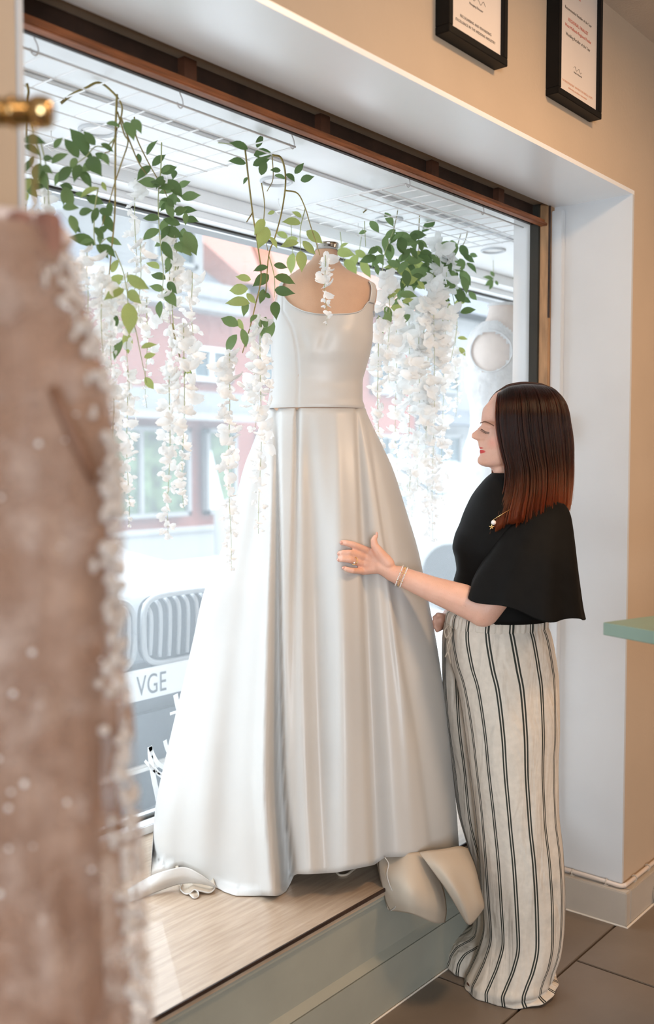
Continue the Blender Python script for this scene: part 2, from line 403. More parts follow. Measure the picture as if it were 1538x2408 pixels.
# certificate frames
def cert(x0, x1, z0, z1, label, fn):
    e = empty('certificate_frame', ((x0+x1)/2, YW, z0), label, 'picture frame')
    d, t = .036, .017; yf = YW-d
    m_ = MB()
    for a, b in [((x0, yf, z0), (x1, YW, z0+t)), ((x0, yf, z1-t), (x1, YW, z1)), ((x0, yf, z0+t), (x0+t, YW, z1-t)), ((x1-t, yf, z0+t), (x1, YW, z1-t))]:
        m_.box(a, b, .0012)
    m_.build('frame', m_black, e)
    sh = box('certificate', (x0+t, yf+.010, z0+t), (x1-t, yf+.013, z1-t), m_paper, e)
    fn(e, sh, x0, x1, z0, z1, yf+.0095)
def text(s, x, y, z, size, m_, parent, name='printed_line', rz=0, align='CENTER'):
    c = bpy.data.curves.new(name, 'FONT'); c.body = s; c.size = size; c.align_x = align; c.extrude = .0001; c.space_character = 1.05
    tmp = bpy.data.objects.new('tmp_text', c); c.materials.append(m_); COL.objects.link(tmp)
    me = bpy.data.meshes.new_from_object(tmp.evaluated_get(bpy.context.evaluated_depsgraph_get()))
    bpy.data.objects.remove(tmp); o = bpy.data.objects.new(name, me)
    o.location = Vector((x, y, z)) - worldloc(parent); o.rotation_euler = (math.pi/2, 0, rz); COL.objects.link(o); o.parent = parent
    return o
def c1(e, sh, x0, x1, z0, z1, y):
    cx = (x0+x1)/2
    text('RECOGNISING AND REWARDING', cx, y, z0+.053, .0085, m_print, sh)
    text('EXCELLENCE IN THE WEDDING INDUSTRY', cx, y, z0+.040, .0085, m_print, sh)
    text('Managing Director', cx, y, z0+.093, .0075, m_print, sh)
    MB().tube(catmull([(cx-.03+.01*i, y, z0+.112+.006*math.sin(i*2.3)) for i in range(8)], 5), .0005, 4).build('signature', m_print, sh)
def c2(e, sh, x0, x1, z0, z1, y):
    cx = (x0+x1)/2
    text('Recommended Retailer of the Year', cx, y, z0+.232, .0105, m_print, sh)
    text('REGIONAL FINALIST', cx, y, z0+.205, .0125, m_red, sh)
    text('West Midlands Regional Finalist', cx, y, z0+.188, .0115, m_red, sh)
    text('Wedding Retailer of the Year', cx, y, z0+.166, .0115, m_print, sh)
    MB().tube(catmull([(cx-.025+.008*i, y, z0+.096+.005*math.sin(i*2.1)) for i in range(7)], 5), .0005, 4).build('signature', m_print, sh)
    text('Head of Awards', cx, y, z0+.083, .007, m_print, sh)
    text('THE INDEPENDENT AWARDS FOR BRIDAL SHOPS', cx, y, z0+.045, .0078, m_pinkprint, sh)
    text('celebrating excellence nationwide', cx, y, z0+.034, .0078, m_pinkprint, sh)
    # red curved emblem
    q = MB()
    for rr, th0, th1, wd in ((.034, 1.9, 4.7, .008), (.021, 1.7, 4.6, .006)):
        P = [(cx+.012+rr*math.cos(th0+(th1-th0)*k/14)*.9, y, z0+.318+rr*1.15*math.sin(th0+(th1-th0)*k/14)) for k in range(15)]
        for k in range(14):
            a, b = Vector(P[k]), Vector(P[k+1]); n_ = Vector((-(b-a).z, 0, (b-a).x)).normalized()*wd*.5*math.sin(math.pi*(k+1)/16)
            n2 = Vector((-(b-a).z, 0, (b-a).x)).normalized()*wd*.5*math.sin(math.pi*(k+2)/16)
            q.add([a-n_, b-n2, b+n2, a+n_], [(0, 1, 2, 3)])
    q.build('emblem', m_red, sh)
cert(1.863, 2.118, 2.372, 2.70, 'black box-framed certificate hanging left of the other on the tan wall', c1)
cert(2.378, 2.640, 2.385, 2.73, 'black box-framed certificate with red emblem and red lines, nearer the corner', c2)

# trunking, junction box, conduit pipe, wall cable
tk = empty('cable_trunking', (XR-.02, 1.47, 0), 'white vertical cable trunking beside the timber jamb', 'trunking')
box('trunking_channel', (XR-.034, 1.450, .118), (XR-.012, 1.487, 2.236), m_white, tk, .002)
jx = empty('junction_box', (XR-.03, 1.45, 1.52), 'white square junction box on the trunking behind the woman\'s head', 'junction box')
box('box_body', (XR-.056, 1.425, 1.512), (XR-.0345, 1.495, 1.592), m_plastic, jx, .003)
MB().torus((XR-.057, 1.46, 1.552), Vector((0, 1, 0)), Vector((0, 0, 1)), .022, .0015, 28, 6).build('round_cover', m_plastic, jx, True)
for dy, dz in ((.028, .033), (-.028, -.033), (-.028, .033), (.028, -.033)):
    MB().ball((XR-.0565, 1.46+dy, 1.552+dz), .003).build('screw', m_chrome, jx, True)
cp = empty('conduit_pipe', (XR-.03, 1.3, .115), 'cream painted conduit pipe clipped along the top of the skirting', 'pipe')
pts = [(XR-.025, YF-.05, .122), (XR-.025, 1.30, .120), (XR-.025, 1.235, .118), (XR-.012, 1.222, .118), (XR+.02, 1.219, .118), (XR+.35, 1.219, .118), (XR+.9, 1.219, .12)]
MB().tube(catmull(pts, 6), .0065, 10).build('pipe', m_pipe, cp, True)
for x, y in ((XR-.025, 1.39), (XR-.025, 1.275), (XR+.06, 1.219), (XR+.17, 1.219), (XR+.3, 1.219)):
    ax = Vector((1, 0, 0)) if x < XR else Vector((0, 1, 0))
    c_ = MB(); c_.torus((x, y, .119), ax, Vector((0, 0, 1)), .008, .0022, 16, 6); c_.box((x-.006, y-.006, .107), (x+.006, y+.006, .112)); c_.build('clip', m_skirt_b, cp)
cc = at(1552, 2098, Y=1.19)
cb = empty('cable_coil', cc, 'cream cable coil hanging low on the wall at the right edge', 'cable')
for q_, rr in enumerate((.040, .036)):
    MB().torus(cc+Vector((0, .006*q_, 0)), Vector((1, 0, 0)), Vector((0, 0, 1)), rr, .0042, 32, 8).build('cable_loop', m_skirt_b, cb, True)
MB().tube([cc+Vector((0, .03, .06)), cc+Vector((0, 0, .045)), cc+Vector((0, -.002, .03))], .004, 8).build('cable_hook', m_skirt_b, cb)

# mint green counter, nearer than the pillar
p0 = at(1418, 1463, D=2.0); az1 = math.radians(-17.4); az2 = az1-math.pi/2
d1 = Vector((math.cos(az1), math.sin(az1), 0)); d2 = Vector((math.cos(az2), math.sin(az2), 0))
ct = empty('green_counter', (p0+d1*.5+d2*.6).xy.to_3d(), 'mint green counter top with a square edge at the right edge', 'counter')
def slab(p, l1, l2, t):
    return [p, p+d1*l1, p+d1*l1+d2*l2, p+d2*l2, p-Vector((0, 0, t)), p+d1*l1-Vector((0, 0, t)), p+d1*l1+d2*l2-Vector((0, 0, t)), p+d2*l2-Vector((0, 0, t))]
bf = [(0, 3, 2, 1), (4, 5, 6, 7), (0, 1, 5, 4), (1, 2, 6, 5), (2, 3, 7, 6), (3, 0, 4, 7)]
o = MB().add(slab(p0, .55, 1.0, .026), bf).build('counter_top', m_green, ct)
bv = o.modifiers.new('b', 'BEVEL'); bv.width = .002; bv.segments = 2
pb = p0+d1*.42+d2*.5-Vector((0, 0, .026))
MB().add(slab(pb, .1, .45, pb.z), bf).build('counter_pedestal', m_green, ct)
# ------------------------------------------------------------------ the street outside
struct(box('floor_street', (-6, YG+.1, -.16), (42, 40, -.05), m_asph))
struct(box('floor_pavement', (-6, 10.4, -.05), (42, 12.3, .03), m_pave))
struct(box('floor_forecourt', (-6, YG+.1, -.05), (42, 2.62, -.01), m_pave))
# --- car parked nose-in
yc, xc = 2.86, 2.335
car = empty('parked_car', (xc, yc+2, -.04), 'silver car with twin slatted grilles parked close outside the window', 'car')
def car_body(parent, xc, yf, mp, L=4.4, W=1.84, H=1.46, name='car_body'):
    prof = [(0.0, .30, .86), (.0, .62, .90), (.02, .70, .93), (.10, .93, .96), (.30, 1.00, .98), (1.10, 1.07, 1.0), (1.75, 1.42, .78), (2.1, H, .74), (3.3, H-.02, .74), (3.95, 1.10, .9), (4.25, 1.02, .95), (4.4, .9, .92), (4.4, .3, .9)]
    # loft across: each profile station gives a bowed cross-row
    V = []; n = 13
    for (y, z, k) in prof:
        for j in range(n):
            u = -1+2*j/(n-1); a = abs(u)
            V.append((xc+u*W/2*k, yf+y+.16*a**3*(1 if y < 1 else -1 if y > 4 else 0), z-.10*a**4*(1 if z > .65 else 0)))
    Fc = grid_faces(len(prof), n)
    k0 = len(V)
    for (y, z, k) in prof:
        for s in (-1, 1): V.append((xc+s*W/2*min(1, k*.98+.02), yf+y+.16*(1 if y < 1 else -1 if y > 4 else 0), .30))
    for i in range(len(prof)-1):
        for s in (0, 1):
            Fc.append((i*n+(n-1)*s, (i+1)*n+(n-1)*s, k0+2*(i+1)+s, k0+2*i+s))
    return mk(name, V, Fc, mp, parent, True)
car_body(car, xc, yc, m_carw)
box('lower_bumper', (xc-.80, yc-.03, .14), (xc+.80, yc+.10, .54), m_card, car, .03)
box('bumper_bar', (xc-.86, yc-.045, .545), (xc+.86, yc+.10, .70), m_card, car, .03)
box('bumper_lip', (xc-.78, yc-.05, .30), (xc+.78, yc-.02, .325), m_plastic, car, .008)
for sgn in (-1, 1):
    a, b = xc+sgn*.022, xc+sgn*.40
    x0, x1 = min(a, b), max(a, b)
    def loop(s_):
        P = []
        cz, cx, hz, hx = .82, (x0+x1)/2, .128-s_, (x1-x0)/2-s_
        for k in range(40):
            t = 2*math.pi*k/40; c_, s2 = math.cos(t), math.sin(t)
            P.append((cx+hx*math.copysign(abs(c_)**.45, c_), yc-.05, cz+hz*math.copysign(abs(s2)**.45, s2)))
        return P
    P = loop(.0)
    g = MB(); g.add([Vector(p)+Vector((0, .035, 0)) for p in P], [tuple(range(40))]); gr = g.build('grille', m_grille, car)
    MB().tube(P+[P[0]], .012, 8).build('grille_surround', m_carw, gr, True)
    for k in range(8):
        x = x0+.03+(x1-x0-.06)*k/7
        z1_ = .82+.115*(1-abs((x-(x0+x1)/2)/((x1-x0)/2))**4.5)**.25
        z0_ = .82-.115*(1-abs((x-(x0+x1)/2)/((x1-x0)/2))**4.5)**.25
        MB().tube(catmull([(x, yc-.02, z1_), (x, yc-.055, z1_-.03), (x, yc-.058, .82), (x, yc-.05, z0_+.01)], 4), .008, 6).build('grille_bar', m_carw, gr, True)
    box('headlight', (xc+sgn*.62-.15, yc-.01, .72), (xc+sgn*.62+.15, yc+.12, .90), m_chrome, car, .03)
    for yy in (.85, 3.55):
        t = MB(); n = 20
        t.tube([(xc+sgn*.93, yc+yy, .29), (xc+sgn*.74, yc+yy, .29)], .33, 24); wh = t.build('wheel', m_tyre, car)
    MB().ball((xc+sgn*1.0, yc+1.55, 1.05), .11, sc=(1.1, .7, .8)).build('wing_mirror', m_carw, car, True)
ws = mk('windscreen', [(xc-.72, yc+1.16, 1.105), (xc+.72, yc+1.16, 1.105), (xc+.62, yc+1.76, 1.43), (xc-.62, yc+1.76, 1.43)], [(0, 1, 2, 3)], m_winglass, car)
MB().tube(catmull([(xc-.86, yc+1.12, 1.05), (xc, yc+1.0, 1.095), (xc+.86, yc+1.12, 1.05)], 8), .012, 6).build('bonnet_edge', m_card, car)
pt = MB().box((xc-.26, yc-.07, .575), (xc+.26, yc-.055, .688), .004).build('number_plate', m_plate, car)
text('VGE', xc-.03, yc-.0715, .594, .105, m_card, pt, 'plate_letters', align='LEFT')
for l_ in list(pt.children): l_.scale = (.72, 1, 1)
# --- white car further down
car2 = empty('far_car', (9.2, 6.2, -.04), 'white hatchback far down the street, seen between garland and woman', 'car')
o = car_body(car2, 9.2, 4.4, m_carw)
o.data.materials[0] = m_render
mk('windscreen', [(8.5, 5.56, 1.105), (9.9, 5.56, 1.105), (9.82, 6.16, 1.43), (8.58, 6.16, 1.43)], [(0, 1, 2, 3)], m_winglass, car2)
for s in (-1, 1):
    for yy in (.85, 3.55): MB().tube([(9.2+s*.93, 4.4+yy, .29), (9.2+s*.74, 4.4+yy, .29)], .33, 24).build('wheel', m_tyre, car2)
    mk('side_window', [(9.2+s*.93, 5.7, 1.06), (9.2+s*.93, 8.1, 1.06), (9.2+s*.74, 7.6, 1.36), (9.2+s*.74, 6.3, 1.40)], [(0, 1, 2, 3)], m_winglass, car2)

# --- houses across the street (facade plane y = 12)
HY = 12.0
def win(parent, x0, x1, z0, z1, y=HY, nx=2, nz=2, fm=None, gm=None):
    f = MB(); t = .07
    f.box((x0, y-.10, z0), (x1, y+.02, z0+t)); f.box((x0, y-.10, z1-t), (x1, y+.02, z1))
    f.box((x0, y-.10, z0), (x0+t, y+.02, z1)); f.box((x1-t, y-.10, z0), (x1, y+.02, z1))
    for i in range(1, nx):
        x = x0+(x1-x0)*i/nx; f.box((x-t/2, y-.09, z0), (x+t/2, y, z1))
    for i in range(1, nz):
        z = z0+(z1-z0)*i/nz; f.box((x0, y-.09, z-t/3), (x1, y, z+t/3))
    fo = f.build('window', fm or m_render, parent)
    box('pane', (x0+t, y-.03, z0+t), (x1-t, y-.01, z1-t), gm or m_winglass, fo)
    return fo
def house(x0, x1, wallm, zt, label, roofh=2.0, shift=0):
    h = empty('house', ((x0+x1)/2, HY+3, 0), label, 'house', None)
    box('wall', (x0, HY, -.05), (x1, HY+7, zt), wallm, h)
    mk('roof', [(x0, HY-.45, zt+.05), (x1, HY-.45, zt+.05), (x1, HY+3.5, zt+roofh), (x0, HY+3.5, zt+roofh), (x0, HY+7.4, zt), (x1, HY+7.4, zt)],
       [(0, 1, 2, 3), (3, 2, 5, 4), (0, 3, 4), (1, 5, 2)], m_roof, h)
    return h
h1 = house(1.0, 12.0, m_brick, 3.95, 'salmon brick house with white fascia band and grey roof opposite the window', 2.6)
box('fascia_band', (.9, HY-.40, 3.82), (12.05, HY+.0, 4.26), m_render, h1)
d = box('dormer', (9.9, HY-.2, 4.3), (11.2, HY+2, 5.5), m_render, h1); win(d, 10.1, 11.0, 4.45, 5.2, HY-.2, 2, 2)
d = box('dormer', (6.6, HY-.2, 4.3), (7.9, HY+2, 5.5), m_render, h1); win(d, 6.8, 7.7, 4.45, 5.2, HY-.2, 2, 2)
win(h1, 11.0, 11.95, 2.72, 3.28, HY-.03, 2, 1, m_pave)
win(h1, 7.5, 8.6, 2.75, 3.5, HY-.03, 2, 2)
# shop canopy and bay windows below
box('canopy', (1.0, HY-.7, 2.15), (12.0, HY, 2.5), m_canopy, h1); box('canopy_edge', (.95, HY-.8, 2.05), (12.0, HY-.68, 2.16), m_render, h1)
for (a, b) in ((8.9, 10.9), (11.25, 11.95), (6.4, 8.5)):
    win(h1, a, b, .55, 1.95, HY-.12, 1 if b-a < 1.5 else 2, 1, m_render, m_greenery)
    mk('curtain', [(a+.1, HY-.16, .63), (a+.45, HY-.16, .63), (a+.14, HY-.16, 1.6), (a+.1, HY-.16, 1.6)], [(0, 1, 2, 3)], m_bay, h1)
h2 = house(12.02, 17.5, m_brick, 4.3, 'darker brick house with orange gable tiles right of the salmon house', 3.0)
h2.children[0].data.materials[0] = mat('dark_brick', (.34, .15, .11), .85, .12, 20)
q = MB(); q.add([(11.35, HY-.5, 6.2), (11.65, HY-.5, 6.25), (12.9, HY-.5, 4.2), (12.6, HY-.5, 4.1), (11.35, HY-.42, 6.2), (11.65, HY-.42, 6.25), (12.9, HY-.42, 4.2), (12.6, HY-.42, 4.1)], [(0, 1, 2, 3), (4, 7, 6, 5), (0, 4, 5, 1), (1, 5, 6, 2), (2, 6, 7, 3), (3, 7, 4, 0)])
q.build('gable_tiles', m_orange, h2)
for a in (12.7, 14.4, 15.9): win(h2, a, a+1.0, 2.75, 3.75, HY-.03)
for a in (12.6, 14.4, 15.9): win(h2, a, a+1.2, .6, 1.95, HY-.03)
h3 = house(17.6, 25, m_render, 4.6, 'white rendered house further along the street', 2.6)
for a in (18.1, 19.8, 21.5, 23.3): win(h3, a, a+1.0, 2.9, 3.9, HY-.03); win(h3, a, a+1.1, .7, 2.0, HY-.03)
box('canopy', (17.6, HY-.6, 2.2), (25, HY, 2.5), m_roof, h3)
h4 = house(25.1, 34, m_brick, 4.4, 'red brick house at the far end of the street', 3.0)
for a in (25.8, 28.0, 30.2): win(h4, a, a+1.1, 2.8, 3.9, HY-.03); win(h4, a, a+1.2, .7, 2.0, HY-.03)
gw = empty('garden_wall', (9, 10.55, 0), 'low white garden wall across the road', 'wall')
box('wall_body', (1, 10.45, .02), (11.6, 10.62, .42), m_render, gw); box('coping', (.95, 10.41, .42), (11.65, 10.66, .48), m_render, gw, .01)

# white script lettering stuck on the shop glass (only a few strokes show)
dc = empty('window_lettering', at(365, 1740, Y=YG-.012), 'white handwritten vinyl lettering on the shop glass beside the dress train', 'lettering')
def stroke(pxs, wpx):
    P = [at(x, y, Y=YG-.006) for x, y in pxs]; P = catmull(P, 6)
    V = []; ww = wpx*.00122/2*1.25
    for i, p in enumerate(P):
        t = (P[min(i+1, len(P)-1)]-P[max(i-1, 0)]).normalized(); n_ = Vector((-t.z, 0, t.x))*ww
        V += [p-n_, p+n_]
    o = mk('letter_stroke', V, [(2*i, 2*i+2, 2*i+3, 2*i+1) for i in range(len(P)-1)], m_decal, dc)
    md = o.modifiers.new('s', 'SOLIDIFY'); md.thickness = .001
stroke([(341, 1789), (352, 1801), (366, 1815), (380, 1826)], 6)
stroke([(353, 1756), (354, 1780), (360, 1820), (370, 1870), (378, 1910)], 12)
stroke([(353, 1756), (360, 1775), (372, 1795), (390, 1808)], 9)
stroke([(364, 1806), (372, 1816), (384, 1822)], 6)
stroke([(413, 1633), (417, 1655), (422, 1675), (430, 1700)], 12)
stroke([(400, 1679), (412, 1675), (424, 1671)], 6)
stroke([(388, 1741), (392, 1758), (400, 1776)], 9)

# ------------------------------------------------------------------ dress forms and gowns
class Ring:
    """torso shape measured as (py, left px, right px, half depth m) at distance D"""
    def __init__(s, T, D, ex=2.6):
        T = sorted(T); s.y = [t[0] for t in T]; s.l = [t[1] for t in T]; s.r = [t[2] for t in T]; s.b = [t[3] for t in T]; s.D = D; s.ex = ex
    def pt(s, py, ph, off=0, D=None, dents=None):
        D = D or s.D
        l, r, b = hinterp(s.y, s.l, py), hinterp(s.y, s.r, py), hinterp(s.y, s.b, py)
        c = at((l+r)/2, py, D=D); a = (r-l)/2*D/FPX
        cs, sn = math.cos(ph), math.sin(ph); e = 2/s.ex
        x = (a+off)*math.copysign(abs(cs)**e, cs); y = (b+off)*math.copysign(abs(sn)**e, sn)
        if dents: y -= dents((l+r)/2+x/D*FPX, py)*(1 if sn > 0 else 0)*min(1, abs(sn)*2)
        return c+Rv*x-Fh*y
    def mesh(s, name, y0, y1, nr, nc, m_, parent, off=0, top=None, cap=True, dents=None):
        V = []; 
        for i in range(nr):
            for j in range(nc):
                ph = 2*math.pi*j/nc; yt = top(ph) if top else y0
                V.append(s.pt(yt+(y1-yt)*i/(nr-1), ph, off, dents=dents))
        Fc = grid_faces(nr, nc, True)
        if cap: Fc.append(tuple(range(nc))); Fc.append(tuple(reversed(range((nr-1)*nc, nr*nc))))
        return mk(name, V, Fc, m_, parent, True)

DF = 2.85
form_T = [(577, 746, 795, .031), (592, 741, 793, .033), (606, 736, 795, .036), (622, 722, 803, .042), (636, 700, 818, .050), (650, 680, 846, .058),
          (664, 664, 874, .068), (680, 656, 887, .078), (700, 652, 886, .088), (730, 650, 878, .098), (760, 644, 874, .108), (790, 640, 874, .116),
          (830, 640, 868, .114), (870, 642, 857, .102), (900, 640, 850, .097), (940, 634, 850, .098), (958, 629, 855, .1), (972, 640, 845, .09), (1000, 645, 840, .085), (1060, 650, 835, .08), (1120, 660, 825, .07)]
torso = Ring(form_T, DF, 2.35)
base_c = at(757, 1204, D=DF); base_c.z = ZL
fm = empty('dress_form', base_c, 'tan dress form with metal neck cap wearing the ivory satin dress', 'mannequin')
torso.mesh('torso', 590, 1120, 46, 64, m_form, fm)
torso.mesh('neck_cap', 573, 590, 4, 48, m_chrome, fm, .0015)
MB().tube([base_c+Vector((0, 0, .02)), base_c+Vector((0, 0, 1.12))], .016, 14).build('pole', m_chrome, fm, True)
q = MB(); n = 40; prof = [(.0, .0), (.175, .0), (.18, .006), (.175, .014), (.12, .02), (.02, .03), (0, .03)]
V = [base_c+Vector((math.cos(2*math.pi*k/n)*r_, math.sin(2*math.pi*k/n)*r_, z_+.0005)) for r_, z_ in prof for k in range(n)]
mk('round_base', V, grid_faces(len(prof), n, True), m_darkwood, fm, True)

wd = empty('wedding_dress', base_c+Vector((0, 0, .002)), 'full-length ivory satin wedding dress with square neckline on the dress form', 'dress')
def neckline(ph):
    d = math.degrees(ph) % 360
    K = [(-40, 745), (-15, 742), (2, 742), (14, 738), (24, 717), (37, 717), (45, 736), (56, 746), (68, 750), (88, 752), (105, 746), (118, 736), (132, 720), (142, 704), (149, 694), (160, 694), (168, 714), (178, 738), (190, 742), (230, 740), (270, 740), (320, 745), (345, 742)]
    if d > 330: d -= 360
    return hinterp([k[0] for k in K], [k[1] for k in K], d)
def gauss(u, s): return math.exp(-(u/s)**2)
def dents(px, py):
    v = 0
    for (cx, cy, wx, wy, am, tilt) in ((715, 812, 11, 30, .0028, .25), (762, 815, 12, 30, .0034, -.35), (742, 810, 20, 30, -.002, 0), (848, 790, 14, 34, .0035, -.1), (800, 800, 28, 36, -.003, 0), (700, 890, 40, 10, .0015, 0), (790, 905, 50, 9, .0015, .1)):
        dx = px-cx-(py-cy)*tilt; v += am*gauss(dx, wx)*gauss(py-cy, wy)
    # princess seam between side panel and front
    xs = hinterp([740, 790, 840, 900, 960], [668, 692, 701, 704, 702], py)
    v += .0025*gauss(px-xs, 2.5)
    return v
torso.mesh('bodice', 745, 962, 60, 220, m_satin, wd, .0035, top=neckline, cap=False, dents=dents)
V = [torso.pt(neckline(2*math.pi*j/220)+.5, 2*math.pi*j/220, .0062) for j in range(221)]
MB().tube(V, .0016, 6, False).build('neckline_piping', m_satin, wd, True)
for lab, (fa, ya) in (('r', (30.5, 716)), ('l', (154.5, 694))):
    path = []
    for k in range(13):
        t = k/12
        if t < .45: path.append((fa, ya+4-(ya+4-668)*t/.45, 0))
        elif t < .55: path.append((fa, 666, (t-.45)/.1))
        else: path.append((-fa if fa < 90 else 360-fa, 668+(730-668)*(t-.55)/.45, 0))
    V = []
    for (dg, yy, _) in path:
        for s in (-1, -.33, .33, 1):
            V.append(torso.pt(yy, math.radians(dg+s*(7.0 if fa < 90 else 6.5)), .0056))
    o = mk('shoulder_strap', V, grid_faces(13, 4), m_satin, wd, True)
    md = o.modifiers.new('s', 'SOLIDIFY'); md.thickness = .003
    md = o.modifiers.new('u', 'SUBSURF'); md.levels = md.render_levels = 1

# skirt: measured silhouettes, pleats running from waist to hem
SY = [958, 966, 1000, 1050, 1100, 1200, 1300, 1400, 1500, 1600, 1700, 1800, 1900, 2000, 2060, 2110]
SL = [132, 133, 146, 165, 184, 209, 240, 280, 302, 325, 349, 372, 392, 399, 402, 404]
SR = [102, 104, 119, 143, 166, 198, 228, 248, 268, 283, 295, 306, 316, 323, 327, 330]
SB = [.108, .111, .118, .13, .15, .185, .21, .235, .255, .27, .283, .293, .302, .31, .315, .32]
HX = [340, 358, 395, 430, 470, 500, 530, 556, 655, 672, 684, 692, 720, 790, 880, 893, 905, 960, 1080, 1095]
HYp = [2062, 2058, 2046, 2038, 2056, 2079, 2096, 2105, 2107, 2098, 2074, 2055, 2056, 2052, 2034, 2024, 2016, 2014, 1999, 1998]
SX = 757
PLEATS = [  # x at s = 0,.25,.5,.75,1 ; depth at same; width px at same; skew (1: sharp left edge, -1: sharp right edge)
    ([652, 655, 657, 662, 684], [.012, .02, .035, .06, .095], [7, 9, 11, 14, 17], -1),
    ([697, 692, 688, 700, 715], [.012, .010, .004, .0, .0], [5, 9, 14, 18, 20], 1),
    ([836, 850, 862, 872, 884], [.010, .028, .030, .035, .040], [5, 13, 18, 22, 24], 1),
    ([858, 898, 936, 985, 1020], [.008, .016, .016, .012, .012], [5, 9, 12, 18, 24], 1),
    ([725, 735, 742, 745, 740], [.0, .020, .026, .022, .014], [12, 28, 36, 40, 44], 0),
    ([790, 800, 806, 810, 812], [.0, -.012, -.016, -.016, -.014], [10, 22, 26, 30, 34], 0),
    ([640, 600, 560, 535, 520], [.0, .014, .020, .022, .026], [8, 20, 34, 44, 50], 0),
    ([640, 580, 510, 450, 420], [.0, .004, .012, .016, .03], [8, 20, 30, 36, 40], 0),
    ([860, 900, 930, 958, 975], [.0, -.006, -.014, -.010, -.004], [5, 8, 10, 13, 18], 0),
    ([650, 640, 628, 622, 640], [.0, -.008, -.016, -.030, -.034], [5, 10, 13, 16, 18], 0),
    ([700, 712, 714, 720, 730], [.0, -.004, -.010, -.02, -.030], [6, 12, 14, 18, 24], 0)]
S5 = [0, .25, .5, .75, 1]
def pleat(px, s):
    v = 0
    for xs, ds, ws, sk_ in PLEATS:
        x0 = hinterp(S5, xs, s); d_ = float(np.interp(s, S5, ds)); w_ = float(np.interp(s, S5, ws)); u = px-x0
        if sk_ > 0: w_ = w_*.45 if u < 0 else w_*1.5
        elif sk_ < 0: w_ = w_*1.3 if u < 0 else w_*.45
        v += 1.25*d_*gauss(u, w_)
    return v
def skirt_pt(py, q, front=True, s=None):
    R_ = hinterp(SY, SR, py) if q > 0 else hinterp(SY, SL, py)
    px = SX+q*R_; b = hinterp(SY, SB, py); sq = max(0, 1-abs(q)**2.3)**.52
    s = (py-960)/1100 if s is None else s
    if front: D = DF-b*sq+pleat(px, s)*sq**.5
    else: D = DF+b*.9*sq+.02*s*math.sin(q*17)*sq
    return px, D
V = []; NC, NR = 150, 74
qs = [math.cos(math.pi*(j/NC)) for j in range(NC)]
for i in range(NR):
    t = i/(NR-1)
    for j in range(2*NC):
        front = j < NC; q = qs[j] if front else -math.cos(math.pi*(j-NC)/NC)
        R_ = SR[-3] if q > 0 else SL[-3]
        xh = SX+q*R_; yh = float(np.interp(xh, HX, HYp)) if front else 1985
        for _ in range(1):
            py = 960+(yh-960)*t
        px, D = skirt_pt(py, q, front, t)
        p = at(px, py, D=D)
        if p.z < ZL+.004 and p.y > YF-.012:
            # cloth meets the ledge: it slides forward along the wood
            d = (p-C0); k_ = (ZL+.004-C0.z)/d.z; p = C0+d*k_
        if p.y > YG-.07: p.y = YG-.07
        V.append(p)
sko = mk('skirt', V, grid_faces(NR, 2*NC, True), m_satin, wd, True)
md = sko.modifiers.new('s', 'SOLIDIFY'); md.thickness = .002; md.offset = -1
# train spilling over the ledge on the right (two cones of cloth)
def A(x, y, D): return at(x, y, D=D)
patch([[A(893, 2012, 2.63), A(925, 2008, 2.62), (A(960, 2006, 2.60)), A(990, 2003, 2.62), A(1020, 2000, 2.66)],
       [A(890, 2040, 2.62), A(914, 2052, 2.585), A(955, 2048, 2.56), A(1000, 2045, 2.585), A(1030, 2050, 2.66)],
       [A(899, 2085, 2.60), A(922, 2088, 2.57), A(965, 2090, 2.53), A(1020, 2095, 2.57), A(1045, 2100, 2.65)],
       [A(907, 2120, 2.60), A(930, 2118, 2.57), A(972, 2125, 2.53), A(1030, 2135, 2.57), A(1050, 2140, 2.65)],
       [A(918, 2142, 2.60), A(935, 2143, 2.585), A(975, 2151, 2.545), A(1020, 2170, 2.575), A(1046, 2169, 2.64)]], 'train_fold', m_lining, wd)
patch([[A(985, 2004, 2.60), A(1010, 2000, 2.60), A(1045, 1996, 2.62), A(1080, 1990, 2.66), A(1100, 1995, 2.70)],
       [A(1008, 2035, 2.57), A(1035, 2035, 2.56), A(1070, 2035, 2.58), A(1105, 2035, 2.63), A(1118, 2040, 2.69)],
       [A(1048, 2090, 2.56), A(1070, 2090, 2.54), A(1095, 2090, 2.57), A(1118, 2088, 2.60), A(1130, 2090, 2.66)],
       [A(1078, 2140, 2.57), A(1092, 2140, 2.55), A(1110, 2135, 2.57), A(1128, 2128, 2.60), A(1138, 2122, 2.65)],
       [A(1096, 2170, 2.58), A(1102, 2174, 2.57), A(1110, 2172, 2.58), A(1124, 2156, 2.61), A(1139, 2134, 2.65)]], 'train_fold', m_lining, wd)
patch([[A(884, 2020, 2.64), A(893, 2016, 2.64), A(905, 2012, 2.65)], [A(890, 2045, 2.64), A(900, 2062, 2.66), A(912, 2060, 2.64)],
       [A(899, 2088, 2.63), A(912, 2090, 2.66), A(928, 2100, 2.64)], [A(912, 2138, 2.61), A(920, 2142, 2.62), A(928, 2136, 2.60)]], 'train_inside', m_lining, wd)
MB().tube(catmull([A(905, 2016, 2.585), A(914, 2032, 2.58), A(910, 2056, 2.575), A(918, 2085, 2.57), A(932, 2112, 2.572), A(930, 2132, 2.58), A(918, 2142, 2.595)], 6), .0014, 6).build('train_hem', m_satin, wd, True)
